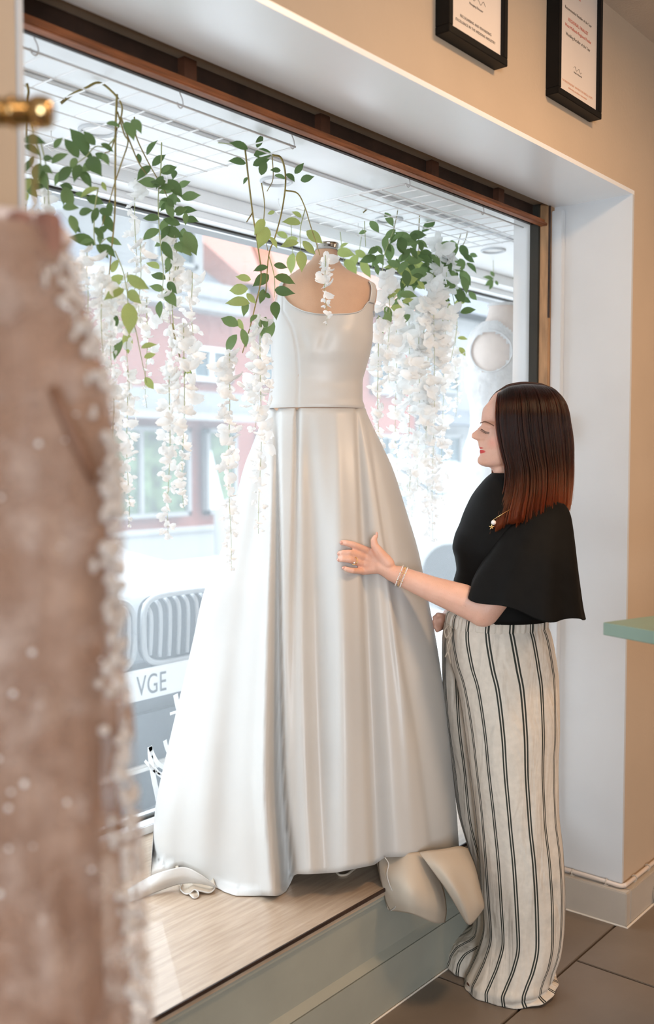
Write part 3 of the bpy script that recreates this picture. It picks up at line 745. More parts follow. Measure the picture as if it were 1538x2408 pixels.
# train on the left, folding back on the ledge
def L(x, y, dz=0): p = at(x, y, Z=ZL+.003+dz); return p
patch([[L(300, 2092), L(355, 2060, .035), L(398, 2045, .05), L(435, 2039, .055), L(470, 2055, .045), L(505, 2080, .02)],
       [L(302, 2106), L(354, 2084, .02), L(398, 2068, .03), L(437, 2060, .035), L(472, 2070, .028), L(508, 2085, .012)],
       [L(305, 2122), L(352, 2104), L(396, 2087, .004), L(430, 2078, .012), L(470, 2078, .014), L(512, 2088, .006)]], 'train_band', m_satin, wd)
roll = [L(428, 2076, .008), L(424, 2090, .004), L(434, 2101, .001), L(446, 2101, .004), L(457, 2092, .010), L(466, 2098, .006), L(466, 2108, .001), L(456, 2112, .0), L(446, 2103, .003)]
roll2 = [L(457, 2092, .010), L(475, 2096, .006), L(492, 2099, .003), L(503, 2092, .006), L(506, 2082, .01)]
for rl in (roll, roll2):
    P = catmull(rl, 5); bk = Vector((.10, .13, 0)); V = []
    for k in range(5): V += [p+bk*(k/4) for p in P]
    o = mk('rolled_fold', V, grid_faces(5, len(P)), m_lining, wd, True); md = o.modifiers.new('s', 'SOLIDIFY'); md.thickness = .0025
    MB().tube(P, .0017, 6).build('rolled_hem', m_satin, o, True)
MB().tube(catmull([L(792, 2052, .002), L(800, 2058, .0), L(816, 2056, .0), L(832, 2044, .002), L(845, 2034, .004)], 6), .0035, 6).build('hem_loop', m_lining, wd, True)

# second dress form in white lace, at the far end of the bay
D2 = 3.98
lace_T = [(715, 1152, 1214, .045), (735, 1148, 1216, .047), (752, 1143, 1224, .052), (768, 1126, 1240, .066), (785, 1112, 1255, .080), (810, 1104, 1262, .095), (850, 1101, 1262, .105), (900, 1099, 1258, .105),
          (960, 1112, 1246, .095), (1000, 1112, 1246, .098), (1060, 1096, 1262, .12), (1150, 1090, 1275, .15), (1300, 1086, 1290, .19), (1500, 1078, 1300, .24), (1660, 1068, 1312, .28)]
t2 = Ring(lace_T, D2, 2.2)
b2 = at(1182, 1204, D=D2); b2.z = ZL
f2 = empty('dress_form', b2, 'pale dress form behind the woman wearing a white lace gown', 'mannequin')
t2.mesh('torso', 716, 1000, 30, 40, m_form2, f2)
MB().tube([b2+Vector((0, 0, .015)), b2+Vector((0, 0, 1.0))], .016, 12).build('pole', m_chrome, f2)
V = [b2+Vector((math.cos(2*math.pi*k/n)*r_, math.sin(2*math.pi*k/n)*r_, z_+.0005)) for r_, z_ in prof for k in range(n)]
mk('round_base', V, grid_faces(len(prof), n, True), m_darkwood, f2, True)
g2 = empty('lace_gown', b2+Vector((0, 0, .002)), 'white lace gown with oval cut-out back on the form behind the woman', 'dress')
V = []; nr, nc = 120, 90; keep = []
for i in range(nr):
    py = 758+(1655-758)*(i/(nr-1))**1.15
    for j in range(nc):
        ph = 2*math.pi*j/nc; V.append(t2.pt(py, ph, .007+rnd.uniform(0, .004)))
F_ = []
for f in grid_faces(nr, nc, True):
    i, j = divmod(f[0], nc); py = 758+(1655-758)*(i/(nr-1))**1.15; ph = 2*math.pi*j/nc
    l, r = hinterp(t2.y, t2.l, py), hinterp(t2.y, t2.r, py); px = (l+r)/2+(r-l)/2*math.cos(ph)
    if math.sin(ph) > 0 and ((px-1149)/40)**2+((py-831)/47)**2 < 1: continue
    if math.sin(ph) > 0 and py < 800 and px > 1172+(py-758)*.9: continue
    F_.append(f)
mk('lace_body', V, F_, m_lace, g2, True)
P = [t2.pt(831-49*math.sin(a), math.acos(max(-1, min(1, (1149+41*math.cos(a)-(hinterp(t2.y, t2.l, 831-49*math.sin(a))+hinterp(t2.y, t2.r, 831-49*math.sin(a)))/2)/((hinterp(t2.y, t2.r, 831-49*math.sin(a))-hinterp(t2.y, t2.l, 831-49*math.sin(a)))/2)))), .010) for a in [2*math.pi*k/40 for k in range(41)]]
MB().tube(P, .0035, 6, False).build('lace_edge', m_lace, g2, True)
MB().tube([t2.pt(718, 2*math.pi*k/40, .004) for k in range(41)], .006, 6, False).build('lace_collar', m_lace, g2, True)

# ------------------------------------------------------------------ the woman
WD = 2.78; MPP = WD/FPX
wo_base = at(1200, 2335, D=WD); wo_base.z = 0
wom = empty('person', wo_base, 'woman with auburn bob, black flutter-sleeve top and striped wide trousers, touching the dress', 'person')
m_hair = bpy.data.materials.new('auburn_hair'); m_hair.use_nodes = True
N = m_hair.node_tree.nodes; Lk = m_hair.node_tree.links; N.clear()
ho = N.new('ShaderNodeOutputMaterial'); hb = N.new('ShaderNodeBsdfHairPrincipled'); hb.parametrization = 'COLOR'
hi = N.new('ShaderNodeHairInfo'); cr = N.new('ShaderNodeValToRGB')
cr.color_ramp.elements[0].color = (.006, .002, .0012, 1); cr.color_ramp.elements[0].position = .66
cr.color_ramp.elements[1].color = (.11, .021, .007, 1); cr.color_ramp.elements[1].position = 1.0
hb.inputs['Roughness'].default_value = .22; hb.inputs['IOR'].default_value = 1.33; hb.inputs['Radial Roughness'].default_value = .35
pw = N.new('ShaderNodeMath'); pw.operation = 'POWER'; pw.inputs[1].default_value = 2.2
hm = N.new('ShaderNodeMix'); hm.data_type = 'RGBA'; hm.inputs[7].default_value = (.052, .011, .005, 1)
Lk.new(hi.outputs['Random'], pw.inputs[0]); Lk.new(pw.outputs[0], hm.inputs[0])
Lk.new(hi.outputs['Intercept'], cr.inputs[0]); Lk.new(cr.outputs[0], hm.inputs[6]); Lk.new(hm.outputs[2], hb.inputs['Color']); Lk.new(hb.outputs[0], ho.inputs[0])
m_cap = mat('hair_base', (.030, .010, .006), .7, .1)

def skin_material(spots):
    m = mat('skin', (.78, .47, .36), .48, .05, 25, .12, 220, sub=.12, col2=(.72, .41, .30))
    n = m.node_tree; N = n.nodes; L = n.links; b = N['Principled BSDF']
    src = b.inputs['Base Color'].links[0].from_socket
    fr = N.new('ShaderNodeTexNoise'); fr.inputs['Scale'].default_value = 260; rr = N.new('ShaderNodeMapRange'); rr.inputs[1].default_value = .66; rr.inputs[2].default_value = .72; rr.inputs[4].default_value = .35
    mx = N.new('ShaderNodeMix'); mx.data_type = 'RGBA'; mx.inputs[7].default_value = (.42, .18, .11, 1)
    L.new(fr.outputs['Fac'], rr.inputs[0]); L.new(rr.outputs[0], mx.inputs[0]); L.new(src, mx.inputs[6]); src = mx.outputs[2]
    geo = N.new('ShaderNodeTexCoord')
    for (c, rad, col, hard) in spots:
        mp = N.new('ShaderNodeMapping'); mp.vector_type = 'POINT'
        vs = N.new('ShaderNodeVectorMath'); vs.operation = 'SUBTRACT'; vs.inputs[1].default_value = tuple(c - wo_base)
        dv = N.new('ShaderNodeVectorMath'); dv.operation = 'DIVIDE'; dv.inputs[1].default_value = rad
        ln = N.new('ShaderNodeVectorMath'); ln.operation = 'LENGTH'
        L.new(geo.outputs['Object'], vs.inputs[0]); L.new(vs.outputs[0], dv.inputs[0]); L.new(dv.outputs[0], ln.inputs[0])
        r = N.new('ShaderNodeMapRange'); r.inputs[1].default_value = 1; r.inputs[2].default_value = hard; r.inputs[3].default_value = 0; r.inputs[4].default_value = 1
        L.new(ln.outputs['Value'], r.inputs[0])
        mx = N.new('ShaderNodeMix'); mx.data_type = 'RGBA'; mx.inputs[7].default_value = (*col, 1)
        L.new(r.outputs[0], mx.inputs[0]); L.new(src, mx.inputs[6]); src = mx.outputs[2]
    L.new(src, b.inputs['Base Color']); return m

def P3(x, y, dd=0): return at(x, y, D=WD+dd)
def chain(mb, pts, rs):
    for i, p in enumerate(pts): mb.ball(p, rs[i], 20, 12)
    for i in range(len(pts)-1): mb.tube([pts[i], pts[i+1]], [rs[i], rs[i+1]], 20)

body = MB()
# head: horizontal slices (py, midline px, cheek px, back px, half width m, nose/lip ridge sigma m)
HT = [(905, 1215, 1215, 1237, .012, .03), (912, 1190, 1192, 1265, .042, .03), (925, 1165, 1170, 1282, .060, .03), (943, 1151, 1157, 1292, .070, .035), (963, 1135.5, 1147, 1297, .074, .038),
      (981, 1132.5, 1146, 1298, .075, .036), (991, 1131.5, 1147, 1298, .0755, .030), (996, 1132.5, 1149, 1298, .075, .018), (1003, 1126.5, 1151.5, 1297, .073, .0105), (1009, 1120, 1151, 1295, .072, .0095), (1016, 1112.5, 1148, 1294, .071, .010),
      (1021, 1107.5, 1146, 1292, .070, .0115), (1026, 1106.5, 1145, 1290, .069, .0125), (1030, 1108.5, 1144, 1288, .068, .0135), (1033, 1114, 1143.5, 1286, .067, .013), (1036, 1121.5, 1143, 1283, .066, .012),
      (1044, 1124, 1142, 1280, .064, .016), (1050, 1125.5, 1141.5, 1277, .062, .020), (1054, 1127, 1142, 1274, .060, .021), (1056.5, 1131, 1142.5, 1272, .059, .021), (1059, 1128.5, 1142.5, 1270, .058, .020), (1063, 1127.5, 1143, 1268, .057, .020),
      (1067, 1130, 1144, 1264, .056, .02), (1071, 1128, 1145, 1260, .054, .022), (1077, 1123.5, 1146, 1256, .050, .024), (1083, 1122.5, 1148, 1252, .046, .024), (1089, 1124, 1151, 1248, .041, .024), (1094, 1130, 1156, 1244, .034, .024), (1098, 1142, 1165, 1238, .024, .02)]
V = []; nr, nc = 100, 72
col = lambda k: [t[k] for t in HT]
ys = col(0)
for i in range(nr):
    py = ys[0]+(ys[-1]-ys[0])*i/(nr-1)
    mid, chk, bk, hw, sg = [hinterp(ys, col(k), py) for k in (1, 2, 3, 4, 5)]
    xc = chk+(bk-chk)*.52
    for j in range(nc):
        a = 2*math.pi*j/nc; s = hw*math.copysign(abs(math.sin(a))**.92, math.sin(a)); ca = math.cos(a)
        if ca > 0: x = xc-(xc-chk)*abs(ca)**.82-(chk-mid)*math.exp(-(s/sg)**2)*min(1, ca*2.5)
        else: x = xc+(bk-xc)*abs(ca)**.85
        if ca > 0:   # eye socket, lid and cheek forms
            for sd in (-1, 1):
                x += 4.5*math.exp(-((s-sd*.030)/.012)**2-((py-1001)/7)**2)
                x -= 4.0*math.exp(-((s-sd*.030)/.011)**2-((py-1011)/6.0)**2)
                x -= 3.5*math.exp(-((s-sd*.036)/.016)**2-((py-1038)/13)**2)
                x += 2.0*math.exp(-((s-sd*.022)/.006)**2-((py-1052)/9)**2)
                x -= 4.5*math.exp(-((s-sd*.0125)/.006)**2-((py-1031)/4)**2)
        V.append(P3(x, py)-Fh*s)
F_ = grid_faces(nr, nc, True); F_.append(tuple(range(nc))); F_.append(tuple(reversed(range((nr-1)*nc, nr*nc))))
body.add(V, F_)
chain(body, [P3(1225, 1050), P3(1212, 1115), P3(1222, 1165)], [.050, .049, .058])
chain(body, [P3(1168, 1092), P3(1190, 1108)], [.02, .035])
# torso and hips
chain(body, [P3(1232, 1205, -.075), P3(1225, 1205, .075)], [.048, .048])
chain(body, [P3(1210, 1230, -.06), P3(1205, 1300, -.06), P3(1195, 1400, -.045), P3(1175, 1500, -.045)], [.085, .085, .075, .078])
chain(body, [P3(1210, 1230, .06), P3(1205, 1300, .06), P3(1195, 1400, .045), P3(1175, 1500, .05)], [.085, .085, .075, .078])
chain(body, [P3(1120, 1290, -.05), P3(1150, 1290, -.05)], [.045, .07]); chain(body, [P3(1115, 1290, .06), P3(1150, 1290, .06)], [.045, .07])
# legs to the ankles
chain(body, [P3(1185, 1560, -.05), P3(1205, 1900, -.04), P3(1215, 2250, -.03), P3(1215, 2300, -.03)], [.075, .055, .038, .04])
chain(body, [P3(1170, 1560, .08), P3(1165, 1900, .08), P3(1172, 2190, .08), P3(1170, 2250, .08)], [.075, .05, .038, .04])
# near arm
def surfD(px, py):
    best = 9
    for k in range(-60, 61):
        q = k/61; x, D = skirt_pt(py, q, True)
        if abs(x-px) < 6: best = min(best, D)
    return best
DP = surfD(860, 1315)-.028
SH, EL, WR = P3(1262, 1238, -.125), P3(1136, 1434, -.155), at(938, 1353, D=DP-.004)
chain(body, [SH, P3(1215, 1330, -.165), EL+Vector((0, 0, .0))], [.045, .046, .045])
fa = [EL, EL.lerp(WR, .25)+Vector((0, 0, .004)), EL.lerp(WR, .6), WR]
chain(body, fa, [.043, .0425, .034, .0255])
# hand
def HP(x, y, gap): return at(x, y, D=surfD(x, y)-gap)
hd = WR.lerp(at(868, 1318, D=2.58), 0)
hw_ = [(923, 1348, .0225), (908, 1339, .0205), (892, 1331, .0195)]
chain(body, [WR]+[at(x, y, D=DP-.002) for x, y, _ in hw_], [.0255]+[r for _, _, r in hw_])
kn = dict(index=(866, 1296), middle=(857, 1310), ring=(852, 1326), pinky=(853, 1343))
PA = at(900, 1330, D=DP-.002)
for nm, (x, y) in kn.items():
    K = at(x, y, D=DP-.002)
    chain(body, [at(905, 1325+(y-1320)*.35, D=DP), PA.lerp(K, .6), K], [.018, .0145, .0108])
fingers = {'index': [(866, 1296), (832, 1281.5), (815, 1277), (804, 1276)], 'middle': [(857, 1310), (822, 1300), (807, 1300), (798, 1302)],
           'ring': [(852, 1326), (822, 1316), (806, 1315), (797.5, 1316)], 'pinky': [(853, 1343), (829, 1342), (816, 1338.5), (809, 1335.5)]}
tips = {}
for nm, pts in fingers.items():
    r0 = {'index': .0094, 'middle': .0095, 'ring': .0090, 'pinky': .0080}[nm]
    g = [DP-.002, surfD(*pts[1])-.022, surfD(*pts[2])-.016, surfD(*pts[3])-.0085]
    Q = [at(x, y, D=d_) for (x, y), d_ in zip(pts, g)]
    chain(body, Q, [r0*1.1, r0*.98, r0*.86, r0*.74]); tips[nm] = (Q[-1], Q[-2])
TQ = [at(912, 1325, D=DP-.008), at(893, 1301, D=DP-.014), at(881, 1283, D=DP-.016), at(879, 1270, D=DP-.016), at(883, 1262, D=DP-.016)]
chain(body, TQ, [.018, .0145, .0105, .0088, .0066])
# far arm: upper arm under the sleeve, forearm coming forward low behind the elbow
FS, FE, FW = P3(1195, 1210, .17), P3(1120, 1395, .20), P3(1052, 1462, .10)
chain(body, [FS, P3(1165, 1300, .19), FE, FW], [.05, .045, .04, .027])
chain(body, [FW, P3(1036, 1458, .07)], [.027, .02])
for k, (x, y) in enumerate([(1018, 1452), (1017, 1463), (1019, 1473), (1024, 1482)]):
    chain(body, [P3(1038, 1456+k*6, .07), P3((1038+x)/2, (1458+k*6+y)/2, .06), P3(x+4, y, .055)], [.010, .0085, .007])
chain(body, [P3(1045, 1452, .09), P3(1030, 1446, .05)], [.012, .008])
tmp = mk('tmp_body', body.V, body.F, None, None, loc=(0, 0, 0))
rm = tmp.modifiers.new('r', 'REMESH'); rm.mode = 'VOXEL'; rm.voxel_size = .0031
sm = tmp.modifiers.new('s', 'SMOOTH'); sm.factor = .6; sm.iterations = 3
me = bpy.data.meshes.new_from_object(tmp.evaluated_get(bpy.context.evaluated_depsgraph_get()))
bpy.data.objects.remove(tmp)
me.transform(Matrix.Translation(-wo_base)); me.name = 'body'
me.polygons.foreach_set('use_smooth', [True]*len(me.polygons))
bo = bpy.data.objects.new('body', me); COL.objects.link(bo); bo.parent = wom
lipc = P3(1131, 1060.5)
sk_m = skin_material([(P3(1133, 1062.0), (.022, .022, .0062), (.62, .045, .045), .75), (P3(1129, 1053.5), (.018, .018, .0030), (.62, .08, .07), .7),
                      (P3(1150, 1042)-Fh*.045, (.03, .03, .022), (.78, .36, .27), .2), (P3(1133, 1057.2), (.012, .02, .0012), (.85, .80, .75), .6)])
me.materials.clear(); me.materials.append(sk_m)
# nails
for nm, (t, p) in tips.items():
    d = (t-p).normalized(); c = t+d*.0015-Fh*.0045
    MB().ball(c, 1, 10, 6, (.0052, .0052, .0042)).build('fingernail', m_nail, bo, True)
MB().ball(TQ[-1]+Vector((0, 0, .004))+Rv*.003, 1, 10, 6, (.004, .004, .009)).build('fingernail', m_nail, bo, True)
# near eye: lashes, brow
for sd in (-1, 1):
    lash = MB()
    for k in range(16):
        u = k/15; x = 1131.5+u*14.5; y = 1009.5+u*9-2.5*math.sin(u*math.pi)*-1
        s = sd*(.020+.022*u)
        p = P3(x-1.5, y)+Fh*(-s if sd > 0 else -s)
        e = p-Rv*(.0045-.003*u)*1.0+Vector((0, 0, -.0042+.001*math.sin(k*2)))-Fh*sd*.005*u
        lash.tube([p, p.lerp(e, .6)+Vector((0, 0, -.0006)), e], [.0005, .00045, .0002], 5)
    lash.tube(catmull([P3(1130, 1009)-Fh*sd*.019, P3(1136, 1014.5)-Fh*sd*.028, P3(1145, 1018)-Fh*sd*.041], 6), [.0007]*13, 6)
    lash.build('eyelashes', m_lash, bo)
    br = MB()
    br.tube(catmull([P3(1131.5, 995)-Fh*sd*.014, P3(1135.5, 992.5)-Fh*sd*.022, P3(1143, 995)-Fh*sd*.034, P3(1155, 1003)-Fh*sd*.049], 6), [.0006+.0013*math.sin(math.pi*(k+2)/22) for k in range(19)], 8)
    br.build('eyebrow', m_brow, bo, True)

# --- hair: parted bob, roots dark and ends auburn
B_ = .098
def front_guide(y): return hinterp([905, 925, 945, 965, 1010, 1060, 1110, 1150, 1190, 1236], [1185, 1167, 1157, 1153, 1155, 1163, 1173, 1168, 1152, 1131], y)
def back_guide(y): return hinterp([903, 912, 930, 960, 1010, 1060, 1110, 1150, 1192], [1265, 1290, 1313, 1330, 1343, 1347, 1346, 1342, 1335], y)
def tip_y(t): return hinterp([0, .12, .25, .4, .5, .7, .85, 1], [1237, 1226, 1222, 1216, 1208, 1200, 1192, 1190], t)
def hair_pt(t, s, side, k=1.0, tip=None, jit=0):
    """t: 0 face edge .. 1 back of the head; s: 0 parting .. 1 tip"""
    g = math.sqrt(max(0, 1-((t-.3)/.7)**2)) if t > .3 else 1-.22*((.3-t)/.3)**1.3
    ty = tip or tip_y(t); xt = 1172+(1292-1172)*t; yt = hinterp([0, .2, .5, .8, 1], [922, 908, 902.5, 905, 913], t)
    yq = 985
    if s < .3:
        a = s/.3*math.pi/2; off = math.sin(a)**.95; y = yt+(yq-yt)*(1-math.cos(a)); mixx = math.sin(a)**1.3
        xq = front_guide(yq)+(back_guide(yq)-front_guide(yq))*t; x = xt+(xq-xt)*mixx
    else:
        u = (s-.3)/.7; y = yq+(ty-yq)*u; off = 1-.05*u+.95*u**3; x = front_guide(y)+(back_guide(min(y, 1192))-front_guide(y))*t
        x += (5*math.sin(u*5+t*9)*u*.5+4*math.sin(t*40+side)*u)*(1-t)*.8
    cx = 1235
    x = cx+(x-cx)*k
    return P3(x, y)-Fh*side*(B_*g*off*k+jit)
for side, nm in ((1, 'near'), (-1, 'far')):
    pass
V = []; nt_, ns_ = 26, 22
for side in (1, -1):
    for i in range(nt_):
        for j in range(ns_): V.append(hair_pt(i/(nt_-1), j/(ns_-1)*.93, side, .955))
F_ = grid_faces(nt_, ns_)+[tuple(v+nt_*ns_ for v in f) for f in grid_faces(nt_, ns_)]
capo = mk('hair_underlayer', V, F_, m_cap, wom, True); md = capo.modifiers.new('s', 'SOLIDIFY'); md.thickness = .006; md.offset = -1
NS, NP = 11000, 16
hr_ = random.Random(3); pos = []; rad = []
for n_ in range(NS):
    side = 1 if hr_.random() < .66 else -1
    t = hr_.random()**1.0; lock = math.floor(t*46+2.2*math.sin(t*19)+1.3*math.sin(t*47))/46
    tj = hr_.gauss(0, 1)
    ty = tip_y(t)+hr_.uniform(-9, 5)+6*math.sin(lock*61+side)
    lift = hr_.uniform(.955, 1.0)+.022*math.sin(lock*173+side*2)+.014*math.sin(lock*57); fly = 1.0 if hr_.random() > .015 else 1.02
    for k in range(NP):
        s = k/(NP-1); tt = t
        # strands gather into locks towards the tips
        tt = t+(lock+.5/46-t)*.30*s**2 + .004*math.sin(s*7+n_)*s
        p = hair_pt(min(1, max(0, tt)), s, side, lift*(1+(fly-1)*s), ty)
        if side < 0 and t < .25: p = p-Rv*(.006*s)
        pos.append(p-wo_base); rad.append(.00048*(1-.55*s)+.00005)
hc = bpy.data.hair_curves.new('hair'); hc.add_curves([NP]*NS)
hc.attributes['position'].data.foreach_set('vector', np.array([tuple(p) for p in pos], dtype=np.float32).ravel())
ra = hc.attributes.get('radius') or hc.attributes.new('radius', 'FLOAT', 'POINT'); ra.data.foreach_set('value', np.array(rad, dtype=np.float32))
hc.materials.append(m_hair); ho_ = bpy.data.objects.new('hair', hc); COL.objects.link(ho_); ho_.parent = wom

# --- clothing rings: (py, left px, right px, half depth, distance offset, tilt px of right side)
def rings(name, T, m_, nr, nc, y_jit=None, disp=None, ex=2.2, parent=wom, uvn=None, thick=.003, closed=False):
    V = []; UVs = []; ks = [t[0] for t in T]
    for i in range(nr):
        u = i/(nr-1)*(len(T)-1)
        kk = list(range(len(T)))
        y, l, r, b, dd, tl = [hinterp(kk, [t[q] for t in T], u) for q in range(6)]
        c = P3((l+r)/2, y, dd); a = (r-l)/2*MPP
        for j in range(nc+1 if uvn else nc):
            ph = 2*math.pi*j/nc; e = 2/ex
            x = a*math.copysign(abs(math.cos(ph))**e, math.cos(ph)); d_ = b*math.copysign(abs(math.sin(ph))**e, math.sin(ph))
            k = 1+(disp(ph, i/(nr-1)) if disp else 0)
            dz = -tl*MPP*(math.cos(ph)) + (y_jit(ph, i/(nr-1))*MPP if y_jit else 0)
            V.append(c+Rv*x*k-Fh*d_*k+Vector((0, 0, dz))); UVs.append((j/nc*(uvn or 1), i/(nr-1)))
    if uvn:
        Fc = grid_faces(nr, nc+1)
    else: Fc = grid_faces(nr, nc, True)
    if closed: Fc.append(tuple(range(nc)))
    for q, v in enumerate(V):
        if v.z < .003: v.z = .003
    o = mk(name, V, Fc, m_, parent, True, uv=UVs if uvn else None)
    if thick: md = o.modifiers.new('s', 'SOLIDIFY'); md.thickness = thick; md.offset = 0
    return o
TOP = [(1113, 1158, 1262, .056, 0, 0), (1124, 1145, 1275, .072, 0, 0), (1140, 1131, 1290, .088, 0, 0), (1165, 1113, 1306, .112, 0, 0), (1190, 1101, 1315, .138, 0, 0), (1212, 1092, 1320, .155, 0, 0), (1235, 1084, 1322, .165, 0, 0),
       (1260, 1073, 1320, .166, 0, 0), (1290, 1067, 1316, .162, 0, 0), (1312, 1072, 1310, .155, 0, 0), (1340, 1075, 1303, .148, 0, 0), (1370, 1069, 1298, .144, 0, 0), (1400, 1067, 1293, .142, 0, 0), (1450, 1070, 1288, .140, 0, 0)]
rings('top_body', TOP, m_top, 60, 80, disp=lambda p, v: .004*math.sin(p*7+v*9)+.012*math.exp(-((v-.78)/.05)**2)*math.sin(p*5), ex=2.3)
SLV = [(1178, 1265, 1312, .012, -.118, 0), (1188, 1245, 1326, .032, -.120, 0), (1210, 1220, 1337, .056, -.128, 2), (1260, 1186, 1343, .078, -.145, 6), (1310, 1158, 1347, .092, -.158, 12), (1360, 1131, 1352, .104, -.16, 20), (1400, 1114, 1356, .114, -.16, 24), (1419, 1110, 1359, .118, -.16, 26)]
def slv(p, v): return v**1.5*(.05*math.sin(p*5+.6)+.04*math.sin(p*9+2)+.03*math.sin(p*3))
rings('flutter_sleeve', SLV, m_top, 50, 140, y_jit=lambda p, v: -v**2*(6*math.sin(p*5+1)+14*max(0, math.sin(p))), disp=slv, ex=2.0, closed=True)
SLF = [(1150, 1150, 1230, .02, .13, 0), (1165, 1125, 1245, .045, .15, 0), (1200, 1105, 1255, .062, .165, 0), (1260, 1090, 1262, .075, .18, 0), (1330, 1084, 1270, .085, .19, 0), (1380, 1080, 1275, .09, .19, 0)]
rings('flutter_sleeve', SLF, m_top, 30, 90, disp=lambda p, v: v**1.5*.04*math.sin(p*6), ex=2.0, closed=True)

# trousers: woven double pinstripe on linen
def stripe_mat():
    m = mat('striped_linen', (.66, .60, .52), .85, .04, 60, .15, 400, sheen=.1)
    n = m.node_tree; N = n.nodes; L = n.links; b = N['Principled BSDF']; src = b.inputs['Base Color'].links[0].from_socket
    uv = N.new('ShaderNodeUVMap'); uv.uv_map = 'UVMap'; sp = N.new('ShaderNodeSeparateXYZ'); L.new(uv.outputs[0], sp.inputs[0])
    fr = N.new('ShaderNodeMath'); fr.operation = 'FRACT'; L.new(sp.outputs[0], fr.inputs[0])
    tot = None
    for c in (.435, .565):
        s_ = N.new('ShaderNodeMath'); s_.operation = 'SUBTRACT'; s_.inputs[1].default_value = c; L.new(fr.outputs[0], s_.inputs[0])
        a_ = N.new('ShaderNodeMath'); a_.operation = 'ABSOLUTE'; L.new(s_.outputs[0], a_.inputs[0])
        l_ = N.new('ShaderNodeMapRange'); l_.inputs[1].default_value = .046; l_.inputs[2].default_value = .034; L.new(a_.outputs[0], l_.inputs[0])
        if tot is None: tot = l_.outputs[0]
        else:
            mx = N.new('ShaderNodeMath'); mx.operation = 'MAXIMUM'; L.new(tot, mx.inputs[0]); L.new(l_.outputs[0], mx.inputs[1]); tot = mx.outputs[0]
    w2 = N.new('ShaderNodeTexNoise'); w2.inputs['Scale'].default_value = 9; w2.inputs['Detail'].default_value = 3; w2.inputs['Distortion'].default_value = .6
    mp2 = N.new('ShaderNodeMapping'); mp2.inputs['Scale'].default_value = (1.6, 1.6, .45); tc2 = N.new('ShaderNodeTexCoord'); L.new(tc2.outputs['Object'], mp2.inputs[0]); L.new(mp2.outputs[0], w2.inputs[0])
    b2_ = N.new('ShaderNodeBump'); b2_.inputs['Strength'].default_value = .8; b2_.inputs['Distance'].default_value = .03
    L.new(w2.outputs['Fac'], b2_.inputs['Height']); L.new(b2_.outputs[0], b.inputs['Normal'])
    mx = N.new('ShaderNodeMix'); mx.data_type = 'RGBA'; mx.inputs[7].default_value = (.018, .022, .016, 1)
    L.new(tot, mx.inputs[0]); L.new(src, mx.inputs[6]); L.new(mx.outputs[2], b.inputs['Base Color']); return m
m_str = stripe_mat()
def legfold(p, v): return .015*math.sin(p*14+v*11)*v+.012*math.sin(p*6-v*17)*v+.022*math.sin(p*4+v*3)*min(1, v*3)+.012*math.sin(p*9+v*5)*v+ (.085*math.exp(-((v-.955)/.025)**2)-.075*math.exp(-((v-.905)/.025)**2))*math.sin(p*1.0+.9)
LEG1 = [(1466, 1052, 1283, .128, -.005, 0), (1490, 1050, 1292, .134, -.005, 0), (1550, 1060, 1303, .135, -.01, 0), (1600, 1076, 1308, .130, -.02, 0), (1700, 1095, 1309, .122, -.035, 0), (1800, 1108, 1305, .115, -.04, 0), (1900, 1121, 1307, .112, -.045, 0), (2000, 1130, 1318, .112, -.04, 0),
        (2100, 1137, 1323, .112, -.035, 0), (2180, 1143, 1321, .112, -.03, 0), (2230, 1130, 1314, .115, -.03, -3), (2270, 1110, 1301, .12, -.03, -8), (2290, 1099, 1297, .125, -.03, -12), (2310, 1101, 1300, .120, -.03, -16), (2321, 1112, 1302, .10, -.03, -18)]
LEG2 = [(1466, 1046, 1270, .125, .02, 0), (1500, 1041, 1280, .13, .03, 0), (1560, 1038, 1280, .11, .08, 0), (1676, 1045, 1262, .11, .08, 0), (1800, 1063, 1255, .10, .085, 0), (1908, 1077, 1250, .10, .085, 0), (1988, 1099, 1250, .10, .085, 0), (2071, 1122, 1250, .10, .085, 0),
        (2141, 1119, 1245, .10, .085, 0), (2190, 1112, 1240, .10, .08, 0), (2222, 1066, 1225, .10, .08, 0), (2245, 1053, 1215, .10, .08, -2), (2262, 1052, 1210, .10, .08, -6), (2282, 1062, 1205, .09, .08, -10)]
tr1 = rings('trouser_leg', LEG1, m_str, 150, 120, disp=legfold, ex=2.15, uvn=15)
tr2 = rings('trouser_leg', LEG2, m_str, 120, 100, disp=legfold, ex=2.15, uvn=14)
WB = [(1436, 1060, 1279, .130, 0, 0), (1444, 1054, 1283, .136, 0, 0), (1456, 1051, 1284, .138, 0, 0), (1468, 1050, 1284, .136, 0, 0), (1474, 1052, 1284, .131, 0, 0)]
rings('waistband', WB, m_str, 16, 360, disp=lambda p, v: .010*math.sin(p*58)*math.sin(math.pi*v)+.006*math.sin(p*31+1), ex=2.15, uvn=15)
dw = MB()
for k, (x1_, y1_) in enumerate([(1060, 1560), (1047, 1545)]):
    dw.tube(catmull([P3(1056, 1470, -.07), P3(1062-6*k, 1492, -.085), P3(1053+5*k, 1520, -.085), P3(x1_, y1_, -.08)], 6), .0022, 6)
dw.tube(catmull([P3(1056, 1470, -.072), P3(1046, 1482, -.085), P3(1050, 1500, -.085), P3(1060, 1484, -.085), P3(1056, 1470, -.072)], 6), .0022, 6)
dw.build('drawstring', m_lining, tr1, True)
